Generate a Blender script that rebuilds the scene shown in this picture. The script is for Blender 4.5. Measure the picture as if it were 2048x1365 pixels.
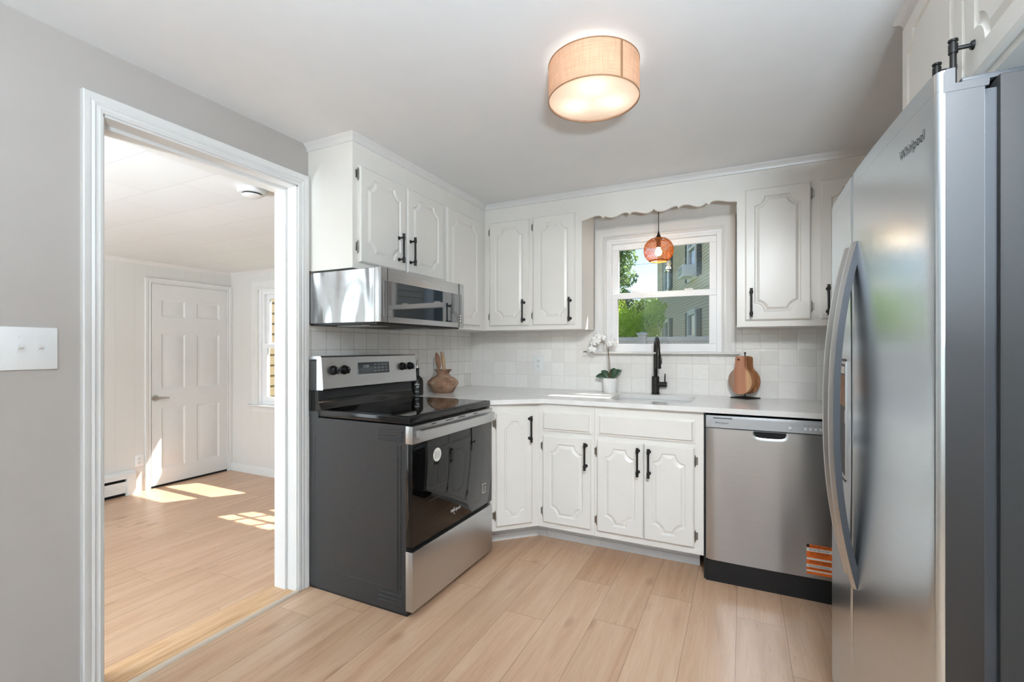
import bpy, bmesh, math, random
from mathutils import Vector, Matrix
from mathutils.geometry import tessellate_polygon
random.seed(7)
R = math.radians
SC = bpy.context.scene
COL = SC.collection
for o in list(bpy.data.objects):
    bpy.data.objects.remove(o)

# ------------------------------------------------------------------ camera
cam = bpy.data.cameras.new('camera')
cam_o = bpy.data.objects.new('camera', cam)
COL.objects.link(cam_o)
cam.sensor_width = 36.0
cam.lens = 939.0 / 2048.0 * 36.0
cam.shift_y = 13.5 / 2048.0
cam.clip_start = 0.02
cam_o.location = (0, 0, 1.229)
cam_o.rotation_euler = (R(90), 0, R(26.15))
SC.camera = cam_o

# ------------------------------------------------------------------ view, sky, sun, fill lights
vs = SC.view_settings
SC.display_settings.display_device = 'sRGB'
vs.view_transform = 'Standard'
vs.look = 'None'
vs.gamma = 1.0
vs.use_curve_mapping = False
vs.exposure = 0.27

W = bpy.data.worlds.new('sky')
SC.world = W
W.use_nodes = True
wn, wl = W.node_tree.nodes, W.node_tree.links
wn.clear()
wo = wn.new('ShaderNodeOutputWorld')
wb = wn.new('ShaderNodeBackground')
sk = wn.new('ShaderNodeTexSky')
sk.sky_type = 'NISHITA'
sk.sun_disc = False
sk.sun_elevation = R(55)
sk.sun_rotation = R(37)
sk.air_density = 1.0
sk.dust_density = 0.4
wb.inputs['Strength'].default_value = 0.20
wl.new(sk.outputs[0], wb.inputs['Color'])
wl.new(wb.outputs[0], wo.inputs['Surface'])


def light(name, kind, loc, energy, color=(1, 1, 1), rot=(0, 0, 0), **kw):
    l = bpy.data.lights.new(name, kind)
    l.energy = energy
    l.color = color
    for k, v in kw.items():
        setattr(l, k, v)
    o = bpy.data.objects.new(name, l)
    COL.objects.link(o)
    o.location = loc
    o.rotation_euler = rot
    return o


# sun from the upper right beyond the kitchen window
sd = Vector((-0.6 * 0.574, -0.8 * 0.574, -0.819))
sun = light('sun', 'SUN', (4, 6, 9), 11.0, (1.0, 0.95, 0.88), angle=R(0.6))
sun.rotation_euler = sd.to_track_quat('-Z', 'Y').to_euler()
# area lights added at unseen rear openings to brighten both rooms
light('fill_kitchen_rear', 'AREA', (-0.45, -2.44, 1.35), 8, (0.80, 0.92, 1.0), (R(90), 0, 0),
      shape='RECTANGLE', size=2.6, size_y=1.7)
light('fill_dining_rear', 'AREA', (-3.7, -1.44, 1.0), 42, (0.76, 0.90, 1.0), (R(90), 0, 0),
      shape='RECTANGLE', size=2.4, size_y=1.6)


# ------------------------------------------------------------------ materials
def lin(c):
    return tuple((v / 12.92 if v <= 0.04045 else ((v + 0.055) / 1.055) ** 2.4) for v in (x / 255.0 for x in c))


class NT:
    def __init__(s, name):
        s.m = bpy.data.materials.new(name)
        s.m.use_nodes = True
        s.n, s.l = s.m.node_tree.nodes, s.m.node_tree.links
        s.n.clear()
        s.out = s.n.new('ShaderNodeOutputMaterial')

    def node(s, t, **kw):
        x = s.n.new(t)
        for k, v in kw.items():
            setattr(x, k, v)
        return x

    def link(s, a, b):
        s.l.new(a, b)

    def math(s, op, a, b=None, c=None):
        x = s.n.new('ShaderNodeMath')
        x.operation = op
        for i, v in enumerate((a, b, c)):
            if v is None:
                continue
            if isinstance(v, (int, float)):
                x.inputs[i].default_value = v
            else:
                s.l.new(v, x.inputs[i])
        return x.outputs[0]

    def mix(s, fac, a, b, blend='MIX'):
        x = s.n.new('ShaderNodeMix')
        x.data_type = 'RGBA'
        x.blend_type = blend
        for i, v in ((0, fac), (6, a), (7, b)):
            if isinstance(v, (int, float)):
                x.inputs[i].default_value = v
            elif isinstance(v, tuple):
                x.inputs[i].default_value = (*v, 1) if len(v) == 3 else v
            else:
                s.l.new(v, x.inputs[i])
        return x.outputs[2]

    def coords(s, scale=(1, 1, 1), loc=(0, 0, 0)):
        tc = s.n.new('ShaderNodeTexCoord')
        mp = s.n.new('ShaderNodeMapping')
        mp.inputs['Scale'].default_value = scale
        mp.inputs['Location'].default_value = loc
        s.l.new(tc.outputs['Object'], mp.inputs[0])
        return mp.outputs[0]

    def noise(s, vec, scale, detail=3, rough=0.5, dist=0.0):
        x = s.n.new('ShaderNodeTexNoise')
        x.inputs['Scale'].default_value = scale
        x.inputs['Detail'].default_value = detail
        x.inputs['Roughness'].default_value = rough
        x.inputs['Distortion'].default_value = dist
        s.l.new(vec, x.inputs['Vector'])
        return x.outputs['Fac']

    def ramp(s, fac, stops):
        x = s.n.new('ShaderNodeValToRGB')
        e = x.color_ramp.elements
        while len(e) < len(stops):
            e.new(0.5)
        for i, (p, c) in enumerate(stops):
            e[i].position = p
            e[i].color = (*c, 1) if len(c) == 3 else c
        s.l.new(fac, x.inputs[0])
        return x.outputs[0]

    def bump(s, h, strength, dist=0.01, normal=None):
        x = s.n.new('ShaderNodeBump')
        x.inputs['Strength'].default_value = strength
        x.inputs['Distance'].default_value = dist
        s.l.new(h, x.inputs['Height'])
        if normal is not None:
            s.l.new(normal, x.inputs['Normal'])
        return x.outputs[0]

    def bsdf(s, color=None, rough=0.5, metal=0.0, normal=None, **kw):
        b = s.n.new('ShaderNodeBsdfPrincipled')
        if isinstance(color, tuple):
            b.inputs['Base Color'].default_value = (*color, 1)
        elif color is not None:
            s.l.new(color, b.inputs['Base Color'])
        if isinstance(rough, (int, float)):
            b.inputs['Roughness'].default_value = rough
        else:
            s.l.new(rough, b.inputs['Roughness'])
        b.inputs['Metallic'].default_value = metal
        for k, v in kw.items():
            b.inputs[k].default_value = v
        if normal is not None:
            s.l.new(normal, b.inputs['Normal'])
        s.l.new(b.outputs[0], s.out.inputs['Surface'])
        return b


def plain(name, c, rough=0.5, metal=0.0, var=0.03, scale=9, bumpn=0.0, bscale=120, **kw):
    t = NT(name)
    c = lin(c)
    v = t.coords()
    n = t.noise(v, scale)
    col = t.mix(n, tuple(x * (1 - var) for x in c), tuple(min(1, x * (1 + var)) for x in c))
    nm = None
    if bumpn:
        nm = t.bump(t.noise(v, bscale, 2), bumpn, 0.002)
    t.bsdf(col, rough, metal, nm, **kw)
    return t.m


M = {}
M['wall'] = plain('greige_wall_paint', (174, 167, 161), 0.6, bumpn=0.05, bscale=260)
M['ceiling'] = plain('ceiling_paint', (228, 228, 228), 0.55, bumpn=0.10, bscale=150)
M['trim'] = plain('white_trim_paint', (219, 217, 214), 0.32)
M['cab'] = plain('white_cabinet_paint', (229, 225, 218), 0.30, bumpn=0.03, bscale=60)
M['toe'] = plain('grey_kick_paint', (222, 222, 220), 0.5)
M['vinyl'] = plain('white_vinyl', (236, 236, 237), 0.3)
M['plastic'] = plain('white_plastic', (226, 226, 225), 0.35)
M['black_metal'] = plain('matte_black_metal', (26, 25, 24), 0.42, 0.2)
M['bronze'] = plain('dark_bronze_metal', (48, 45, 42), 0.35, 0.6)
M['hinge'] = plain('aged_nickel', (150, 146, 140), 0.3, 1.0)
M['nickel'] = plain('satin_nickel', (190, 184, 176), 0.28, 1.0)
M['black_gloss'] = plain('black_gloss_enamel', (14, 14, 15), 0.12)
M['black_glass'] = plain('black_glass', (7, 7, 7), 0.03)
M['smoked_glass'] = plain('smoked_glass', (22, 28, 33), 0.03, **{'IOR': 2.6})
M['panel_glass'] = plain('grey_display_glass', (70, 75, 78), 0.04)
M['black_plastic'] = plain('black_plastic', (14, 14, 14), 0.5)
M['rubber'] = plain('dark_gasket', (52, 55, 60), 0.45)
M['quartz'] = None
M['sink'] = plain('white_basin', (214, 213, 210), 0.25)
M['ceramic'] = plain('white_ceramic', (232, 231, 228), 0.4)
M['soil'] = plain('dark_moss', (50, 48, 36), 0.9, bumpn=0.8, bscale=80)
M['petal'] = plain('white_petal', (245, 244, 242), 0.5, **{'Subsurface Weight': 0.0})
M['leaf'] = plain('orchid_leaf', (58, 84, 62), 0.4, var=0.25)
M['stem'] = plain('orchid_stem', (112, 92, 66), 0.55, var=0.2)
M['stem_dark'] = plain('orchid_bud', (84, 84, 70), 0.55)
M['white_ink'] = plain('white_lettering', (225, 225, 225), 0.5)
M['black_ink'] = plain('black_lettering', (22, 20, 20), 0.5)
M['dark_steel_ink'] = plain('dark_chrome_lettering', (88, 92, 96), 0.25, 0.8)
M['orange'] = plain('orange_label', (238, 112, 34), 0.45)
M['label_white'] = plain('white_label', (226, 224, 216), 0.5)
M['shutter'] = plain('slate_shutter', (62, 78, 84), 0.6)
M['house_trim'] = plain('house_trim_white', (226, 226, 230), 0.6)
M['brown'] = plain('raw_brown_board', (112, 80, 60), 0.7)
M['bark'] = plain('bark', (74, 62, 50), 0.9, var=0.3, bumpn=0.8, bscale=30)
M['rim'] = plain('lamp_rim_tape', (150, 112, 80), 0.6)
M['grass'] = plain('lawn', (96, 122, 60), 0.95, var=0.35, scale=3)
M['roof'] = plain('grey_roof_shingle', (92, 90, 90), 0.9)
M['dark'] = plain('dark_recess', (12, 12, 12), 0.8)
M['grey_plastic'] = plain('grey_console_plastic', (176, 178, 180), 0.4, 0.3)


def steel(name, c, rough, axis, wav=0.0, aniso=0.0, wscale=(3, 3, 1.2), fine=True):
    t = NT(name)
    sc = [220.0, 220.0, 220.0]
    sc[axis] = 2.5
    v = t.coords(tuple(sc))
    n = t.noise(v, 1.0, 3)
    c = lin(c)
    col = t.mix(n, tuple(x * 0.93 for x in c), tuple(min(1, x * 1.06) for x in c))
    rg = t.math('MULTIPLY_ADD', n, 0.06, rough - 0.03) if fine else rough
    nm = t.bump(n, 0.012, 0.001) if fine else None
    if wav:
        w = t.noise(t.coords(wscale), 1.0, 1, 0.3)
        nm = t.bump(w, wav, 0.05, nm)
    t.bsdf(col, rg, 1.0, nm)
    return t.m


M['steel'] = steel('brushed_steel', (198, 199, 200), 0.33, 1)
M['steel_dw'] = steel('brushed_steel_panel', (186, 186, 186), 0.34, 0, 0.25, wscale=(6, 6, 0.8))
M['steel_mw'] = steel('bright_steel_side', (168, 168, 169), 0.18, 0, 0.5, wscale=(9, 9, 3))
M['steel_fridge'] = steel('cool_brushed_steel', (204, 212, 218), 0.24, 1, 0.02, wscale=(2, 2, 1.5), fine=False)
M['fridge_side'] = steel('grey_painted_steel', (80, 80, 81), 0.5, 1)
M['handle_shade'] = plain('handle_side_shade', (74, 78, 84), 0.4, 0.3)  # dark tone stands for shade on the handle sides
M['fridge_body'] = plain('grey_case_metal', (44, 44, 44), 0.6, 0.1, bumpn=0.10, bscale=420)


def range_side():
    t = NT('textured_black_enamel')
    v = t.coords()
    n = t.noise(v, 420, 2)
    n2 = t.noise(v, 700, 1)
    c = t.ramp(n2, [(0.45, lin((32, 32, 33))), (0.80, lin((78, 78, 79)))])
    t.bsdf(c, 0.42, 0.0, t.bump(n, 0.7, 0.002))
    return t.m


M['range_side'] = range_side()


def wood_floor():
    t = NT('light_oak_laminate')
    tc = t.node('ShaderNodeTexCoord')
    sp = t.node('ShaderNodeSeparateXYZ')
    t.link(tc.outputs['Object'], sp.inputs[0])
    X, Y = sp.outputs[0], sp.outputs[1]
    xr = t.math('DIVIDE', t.math('ADD', X, 20.0 + 0.007), 0.194)
    row = t.math('FLOOR', xr)
    fx = t.math('FRACT', xr)
    wn_ = t.node('ShaderNodeTexWhiteNoise', noise_dimensions='1D')
    t.link(row, wn_.inputs['W'])
    yr = t.math('DIVIDE', t.math('ADD', t.math('MULTIPLY_ADD', wn_.outputs['Value'], 1.25, 20.0), Y), 1.25)
    seg = t.math('FLOOR', yr)
    fy = t.math('FRACT', yr)
    cb = t.node('ShaderNodeCombineXYZ')
    t.link(row, cb.inputs[0])
    t.link(seg, cb.inputs[1])
    w2 = t.node('ShaderNodeTexWhiteNoise', noise_dimensions='2D')
    t.link(cb.outputs[0], w2.inputs['Vector'])
    rnd = w2.outputs['Value']
    # grain, different on each plank
    c2 = t.node('ShaderNodeCombineXYZ')
    t.link(t.math('MULTIPLY_ADD', rnd, 37.0, X), c2.inputs[0])
    t.link(t.math('MULTIPLY_ADD', rnd, 91.0, Y), c2.inputs[1])
    mp = t.node('ShaderNodeMapping')
    mp.inputs['Scale'].default_value = (14, 1.1, 1)
    t.link(c2.outputs[0], mp.inputs[0])
    g1 = t.noise(mp.outputs[0], 1.0, 4, 0.55, 0.8)
    mp2 = t.node('ShaderNodeMapping')
    mp2.inputs['Scale'].default_value = (95, 5, 1)
    t.link(c2.outputs[0], mp2.inputs[0])
    g2 = t.noise(mp2.outputs[0], 1.0, 3, 0.6, 0.4)
    mp3 = t.node('ShaderNodeMapping')
    mp3.inputs['Scale'].default_value = (5.5, 2.2, 1)
    t.link(c2.outputs[0], mp3.inputs[0])
    vo = t.node('ShaderNodeTexVoronoi')
    vo.inputs['Scale'].default_value = 1.0
    t.link(mp3.outputs[0], vo.inputs['Vector'])
    knot = t.ramp(vo.outputs['Distance'], [(0.0, (1, 1, 1)), (0.05, (0.8, 0.8, 0.8)), (0.16, (0, 0, 0))])
    base = t.ramp(g1, [(0.25, lin((190, 150, 118))), (0.5, lin((212, 175, 144))), (0.78, lin((226, 196, 167)))])
    base = t.mix(t.math('MULTIPLY', g2, 0.72), base, lin((172, 134, 104)))
    tint = t.ramp(rnd, [(0.0, (0.92, 0.90, 0.87)), (0.5, (1.0, 1.0, 1.0)), (1.0, (1.06, 1.06, 1.07))])
    base = t.mix(1.0, base, tint, 'MULTIPLY')
    base = t.mix(t.math('MULTIPLY', knot, 0.6), base, lin((128, 90, 64)))
    # seams
    ex = t.math('MINIMUM', fx, t.math('SUBTRACT', 1.0, fx))
    ey = t.math('MINIMUM', fy, t.math('SUBTRACT', 1.0, fy))
    sx = t.math('LESS_THAN', ex, 0.0065)
    sy = t.math('LESS_THAN', ey, 0.0010)
    seam = t.math('MAXIMUM', sx, sy)
    base = t.mix(t.math('MULTIPLY', seam, 0.55), base, lin((96, 64, 42)))
    nm = t.bump(t.math('ADD', t.math('MULTIPLY', g2, 0.35), t.math('MULTIPLY', seam, -1.0)), 0.12, 0.002)
    rg = t.math('MULTIPLY_ADD', g2, 0.10, 0.24)
    t.bsdf(base, rg, 0.0, nm)
    return t.m


M['floor'] = wood_floor()


def wood(name, dark, mid, light_, axis=2, scale=1.0, rough=0.5):
    t = NT(name)
    sc = [38.0 * scale] * 3
    sc[axis] = 3.0 * scale
    g = t.noise(t.coords(tuple(sc)), 1.0, 4, 0.6, 1.2)
    col = t.ramp(g, [(0.25, lin(dark)), (0.5, lin(mid)), (0.75, lin(light_))])
    t.bsdf(col, rough, 0.0, t.bump(g, 0.15, 0.002))
    return t.m


M['oak'] = wood('oak_threshold', (176, 128, 86), (206, 164, 122), (220, 184, 146), 1, 1.0, 0.35)
M['strip'] = plain('pale_floor_strip', (206, 188, 168), 0.4)
M['board_a'] = wood('acacia_board', (160, 104, 76), (190, 130, 98), (206, 158, 122), 2, 0.9)
def banded_board():
    t = NT('banded_acacia_board')
    v = t.coords((1, 1, 1))
    sp = t.node('ShaderNodeSeparateXYZ')
    t.link(v, sp.inputs[0])
    w = t.noise(t.coords((8, 8, 2.5)), 1.0, 3, 0.6, 0.6)
    k = t.math('ADD', t.math('MULTIPLY_ADD', sp.outputs[0], 7.0, 0.5), t.math('MULTIPLY_ADD', w, 0.22, -0.11))
    c = t.ramp(k, [(0.0, lin((150, 130, 116))), (0.22, lin((166, 140, 122))), (0.27, lin((178, 120, 92))), (0.48, lin((200, 142, 112))), (0.70, lin((196, 136, 104))), (0.78, lin((228, 184, 138))), (1.0, lin((206, 150, 104)))])
    g = t.noise(t.coords((60, 60, 4)), 1.0, 3)
    c = t.mix(t.math('MULTIPLY', g, 0.4), c, lin((150, 100, 76)))
    t.bsdf(c, 0.5)
    return t.m


M['board_a'] = banded_board()
M['board_b'] = wood('dark_acacia_board', (120, 72, 44), (164, 106, 66), (194, 140, 94), 2, 1.0)
M['board_c'] = wood('brown_acacia_board', (110, 66, 40), (158, 104, 68), (186, 134, 92), 2, 1.1)
M['spoon_dark'] = wood('walnut_spoon', (106, 72, 52), (140, 98, 72), (160, 120, 90), 2, 2)
M['spoon_light'] = wood('beech_spoon', (160, 126, 92), (186, 152, 116), (204, 172, 138), 2, 2)


def clay():
    t = NT('weathered_terracotta')
    v = t.coords()
    n = t.noise(v, 14, 5, 0.6)
    n2 = t.noise(v, 90, 3, 0.6)
    c = t.ramp(n, [(0.32, lin((112, 84, 66))), (0.5, lin((160, 122, 96))), (0.68, lin((192, 164, 140)))])
    c = t.mix(t.math('MULTIPLY', n2, 0.4), c, lin((120, 94, 76)))
    t.bsdf(c, 0.85, 0.0, t.bump(n2, 0.4, 0.004))
    return t.m


M['clay'] = clay()


def quartz():
    t = NT('white_quartz')
    v = t.coords()
    n = t.noise(v, 3.0, 5, 0.6, 1.6)
    c = t.ramp(n, [(0.42, lin((230, 228, 225))), (0.5, lin((226, 224, 220))), (0.58, lin((231, 229, 226)))])
    sp = t.noise(v, 60, 2)
    c = t.mix(t.ramp(sp, [(0.72, (0, 0, 0)), (0.80, (0.3, 0.3, 0.3))]), c, lin((200, 196, 190)))
    t.bsdf(c, 0.16)
    return t.m


M['quartz'] = quartz()


def tile(name, ax, off, gr=(218, 213, 206), var=1.0):
    """hand made square wall tile, 10 cm, ax = horizontal axis index"""
    t = NT(name)
    tc = t.node('ShaderNodeTexCoord')
    sp = t.node('ShaderNodeSeparateXYZ')
    t.link(tc.outputs['Object'], sp.inputs[0])
    U = t.math('DIVIDE', t.math('ADD', sp.outputs[ax], 10.0 - off), 0.1)
    V = t.math('DIVIDE', t.math('ADD', sp.outputs[2], 10.0 - 1.018), 0.1)
    cb = t.node('ShaderNodeCombineXYZ')
    t.link(t.math('FLOOR', U), cb.inputs[0])
    t.link(t.math('FLOOR', V), cb.inputs[1])
    w = t.node('ShaderNodeTexWhiteNoise', noise_dimensions='2D')
    t.link(cb.outputs[0], w.inputs['Vector'])
    fu, fv = t.math('FRACT', U), t.math('FRACT', V)
    eu = t.math('MINIMUM', fu, t.math('SUBTRACT', 1.0, fu))
    ev = t.math('MINIMUM', fv, t.math('SUBTRACT', 1.0, fv))
    e = t.math('MINIMUM', eu, ev)
    wob = t.noise(t.coords((1, 1, 1)), 45, 2)
    e2 = t.math('MULTIPLY_ADD', wob, 0.022, t.math('SUBTRACT', e, 0.011))
    grout = t.math('LESS_THAN', e2, 0.014)
    v = t.coords()
    cloud = t.noise(v, 30, 4, 0.6)
    k = t.math('MULTIPLY_ADD', cloud, 0.55, t.math('MULTIPLY_ADD', w.outputs['Value'], 0.5 * var, 0.25 - 0.25 * var))
    c = t.ramp(k, [(0.15, lin((224, 220, 214))), (0.5, lin((231, 227, 222))), (0.85, lin((237, 234, 229)))])
    c = t.mix(grout, c, lin(gr))
    dome = t.ramp(e2, [(0.0, (0, 0, 0)), (0.012, (0.0, 0.0, 0.0)), (0.05, (0.8, 0.8, 0.8)), (0.5, (1, 1, 1))])
    n1 = t.bump(dome, 0.25, 0.002)
    n2 = t.bump(t.noise(v, 22, 3), 0.30, 0.006, n1)
    t.bsdf(c, 0.16, 0.0, n2)
    return t.m


M['tile_back'] = tile('glazed_wall_tile_back', 0, 0.0)
M['tile_left'] = tile('glazed_wall_tile_left', 1, 0.03, (182, 175, 166), 1.4)


def panelling(name, ax):
    t = NT(name)
    tc = t.node('ShaderNodeTexCoord')
    sp = t.node('ShaderNodeSeparateXYZ')
    t.link(tc.outputs['Object'], sp.inputs[0])
    f = t.math('FRACT', t.math('DIVIDE', t.math('ADD', sp.outputs[ax], 20.0), 0.155))
    g = t.math('LESS_THAN', f, 0.035)
    c = t.mix(t.math('MULTIPLY', g, 0.10), lin((214, 211, 206)), lin((150, 146, 140)))
    t.bsdf(c, 0.55, 0.0, t.bump(t.math('MULTIPLY', g, -1.0), 0.4, 0.002))
    return t.m


M['panel_y'] = panelling('painted_panelling_left', 1)
M['panel_x'] = panelling('painted_panelling_back', 0)


def ceiling_tile():
    t = NT('ceiling_tile_board')
    br = t.node('ShaderNodeTexBrick')
    br.inputs['Scale'].default_value = 1.0
    br.inputs['Brick Width'].default_value = 0.61
    br.inputs['Row Height'].default_value = 0.305
    br.inputs['Mortar Size'].default_value = 0.0012
    br.offset = 0.5
    br.inputs['Color1'].default_value = (*lin((226, 226, 226)), 1)
    br.inputs['Color2'].default_value = (*lin((230, 230, 230)), 1)
    br.inputs['Mortar'].default_value = (*lin((196, 196, 196)), 1)
    t.link(t.coords((1, 1, 1), (0.19, 0.09, 0)), br.inputs['Vector'])
    t.bsdf(br.outputs['Color'], 0.6)
    return t.m


M['ceiling_tile'] = ceiling_tile()


def glass_pane(name, tint=(1, 1, 1)):
    t = NT(name)
    tr = t.node('ShaderNodeBsdfTransparent')
    tr.inputs[0].default_value = (*tint, 1)
    gl = t.node('ShaderNodeBsdfGlossy')
    gl.inputs['Roughness'].default_value = 0.01
    lw = t.node('ShaderNodeLayerWeight')
    lw.inputs[0].default_value = 0.5
    fr = t.math('MULTIPLY_ADD', t.math('POWER', lw.outputs['Facing'], 5.0), 0.4, 0.02)
    mx = t.node('ShaderNodeMixShader')
    t.link(fr, mx.inputs[0])
    t.link(tr.outputs[0], mx.inputs[1])
    t.link(gl.outputs[0], mx.inputs[2])
    t.link(mx.outputs[0], t.out.inputs['Surface'])
    return t.m


M['glass'] = glass_pane('window_glass')


def screen():
    t = NT('insect_screen')
    tr = t.node('ShaderNodeBsdfTransparent')
    df = t.node('ShaderNodeBsdfDiffuse')
    df.inputs[0].default_value = (0.03, 0.03, 0.03, 1)
    mx = t.node('ShaderNodeMixShader')
    mx.inputs[0].default_value = 0.22
    t.link(tr.outputs[0], mx.inputs[1])
    t.link(df.outputs[0], mx.inputs[2])
    t.link(mx.outputs[0], t.out.inputs['Surface'])
    return t.m


M['screen'] = screen()


def shade_fabric(name, col, weave, trans):
    t = NT(name)
    df = t.node('ShaderNodeBsdfDiffuse')
    tl = t.node('ShaderNodeBsdfTranslucent')
    c = lin(col)
    if weave:
        a = t.noise(t.coords((260, 260, 14)), 1.0, 2)
        b = t.noise(t.coords((14, 14, 300)), 1.0, 2)
        k = t.math('MULTIPLY', t.math('ADD', a, b), 0.5)
        cc = t.ramp(k, [(0.3, tuple(x * 0.72 for x in c)), (0.6, c)])
        t.link(cc, df.inputs[0])
        t.link(cc, tl.inputs[0])
    else:
        df.inputs[0].default_value = (*c, 1)
        tl.inputs[0].default_value = (*c, 1)
    mx = t.node('ShaderNodeMixShader')
    mx.inputs[0].default_value = trans
    t.link(df.outputs[0], mx.inputs[1])
    t.link(tl.outputs[0], mx.inputs[2])
    t.link(mx.outputs[0], t.out.inputs['Surface'])
    return t.m


M['linen'] = shade_fabric('linen_shade', (230, 190, 162), True, 0.5)
M['diffuser'] = shade_fabric('lamp_diffuser', (255, 246, 232), False, 0.7)
M['bamboo'] = shade_fabric('bamboo_strip', (196, 118, 60), False, 0.25)


def emit(name, c, s):
    t = NT(name)
    e = t.node('ShaderNodeEmission')
    e.inputs[0].default_value = (*c, 1)
    e.inputs[1].default_value = s
    t.link(e.outputs[0], t.out.inputs['Surface'])
    return t.m


M['bulb'] = emit('lit_bulb', (1.0, 0.80, 0.42), 14)


def foliage(name, a, b, c):
    t = NT(name)
    v = t.coords()
    n = t.noise(v, 3.0, 3)
    col = t.ramp(n, [(0.3, lin(a)), (0.5, lin(b)), (0.7, lin(c))])
    df = t.node('ShaderNodeBsdfDiffuse')
    tl = t.node('ShaderNodeBsdfTranslucent')
    t.link(col, df.inputs[0])
    t.link(col, tl.inputs[0])
    mx = t.node('ShaderNodeMixShader')
    mx.inputs[0].default_value = 0.7
    t.link(df.outputs[0], mx.inputs[1])
    t.link(tl.outputs[0], mx.inputs[2])
    t.link(mx.outputs[0], t.out.inputs['Surface'])
    return t.m


M['foliage_dark'] = foliage('dark_foliage', (110, 140, 92), (150, 176, 118), (190, 204, 150))
M['foliage_lime'] = foliage('lime_foliage', (186, 216, 84), (220, 240, 112), (240, 248, 140))
M['foliage_mid'] = foliage('mid_foliage', (120, 152, 90), (160, 184, 110), (196, 206, 140))
M['siding_green'] = plain('sage_clapboard', (208, 196, 180), 0.7, var=0.05)
M['siding_cream'] = plain('cream_vinyl_siding', (150, 134, 104), 0.6)
M['house_glass'] = plain('house_window_glass', (120, 132, 142), 0.05)


# ------------------------------------------------------------------ mesh helpers
BASE = {}


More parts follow.
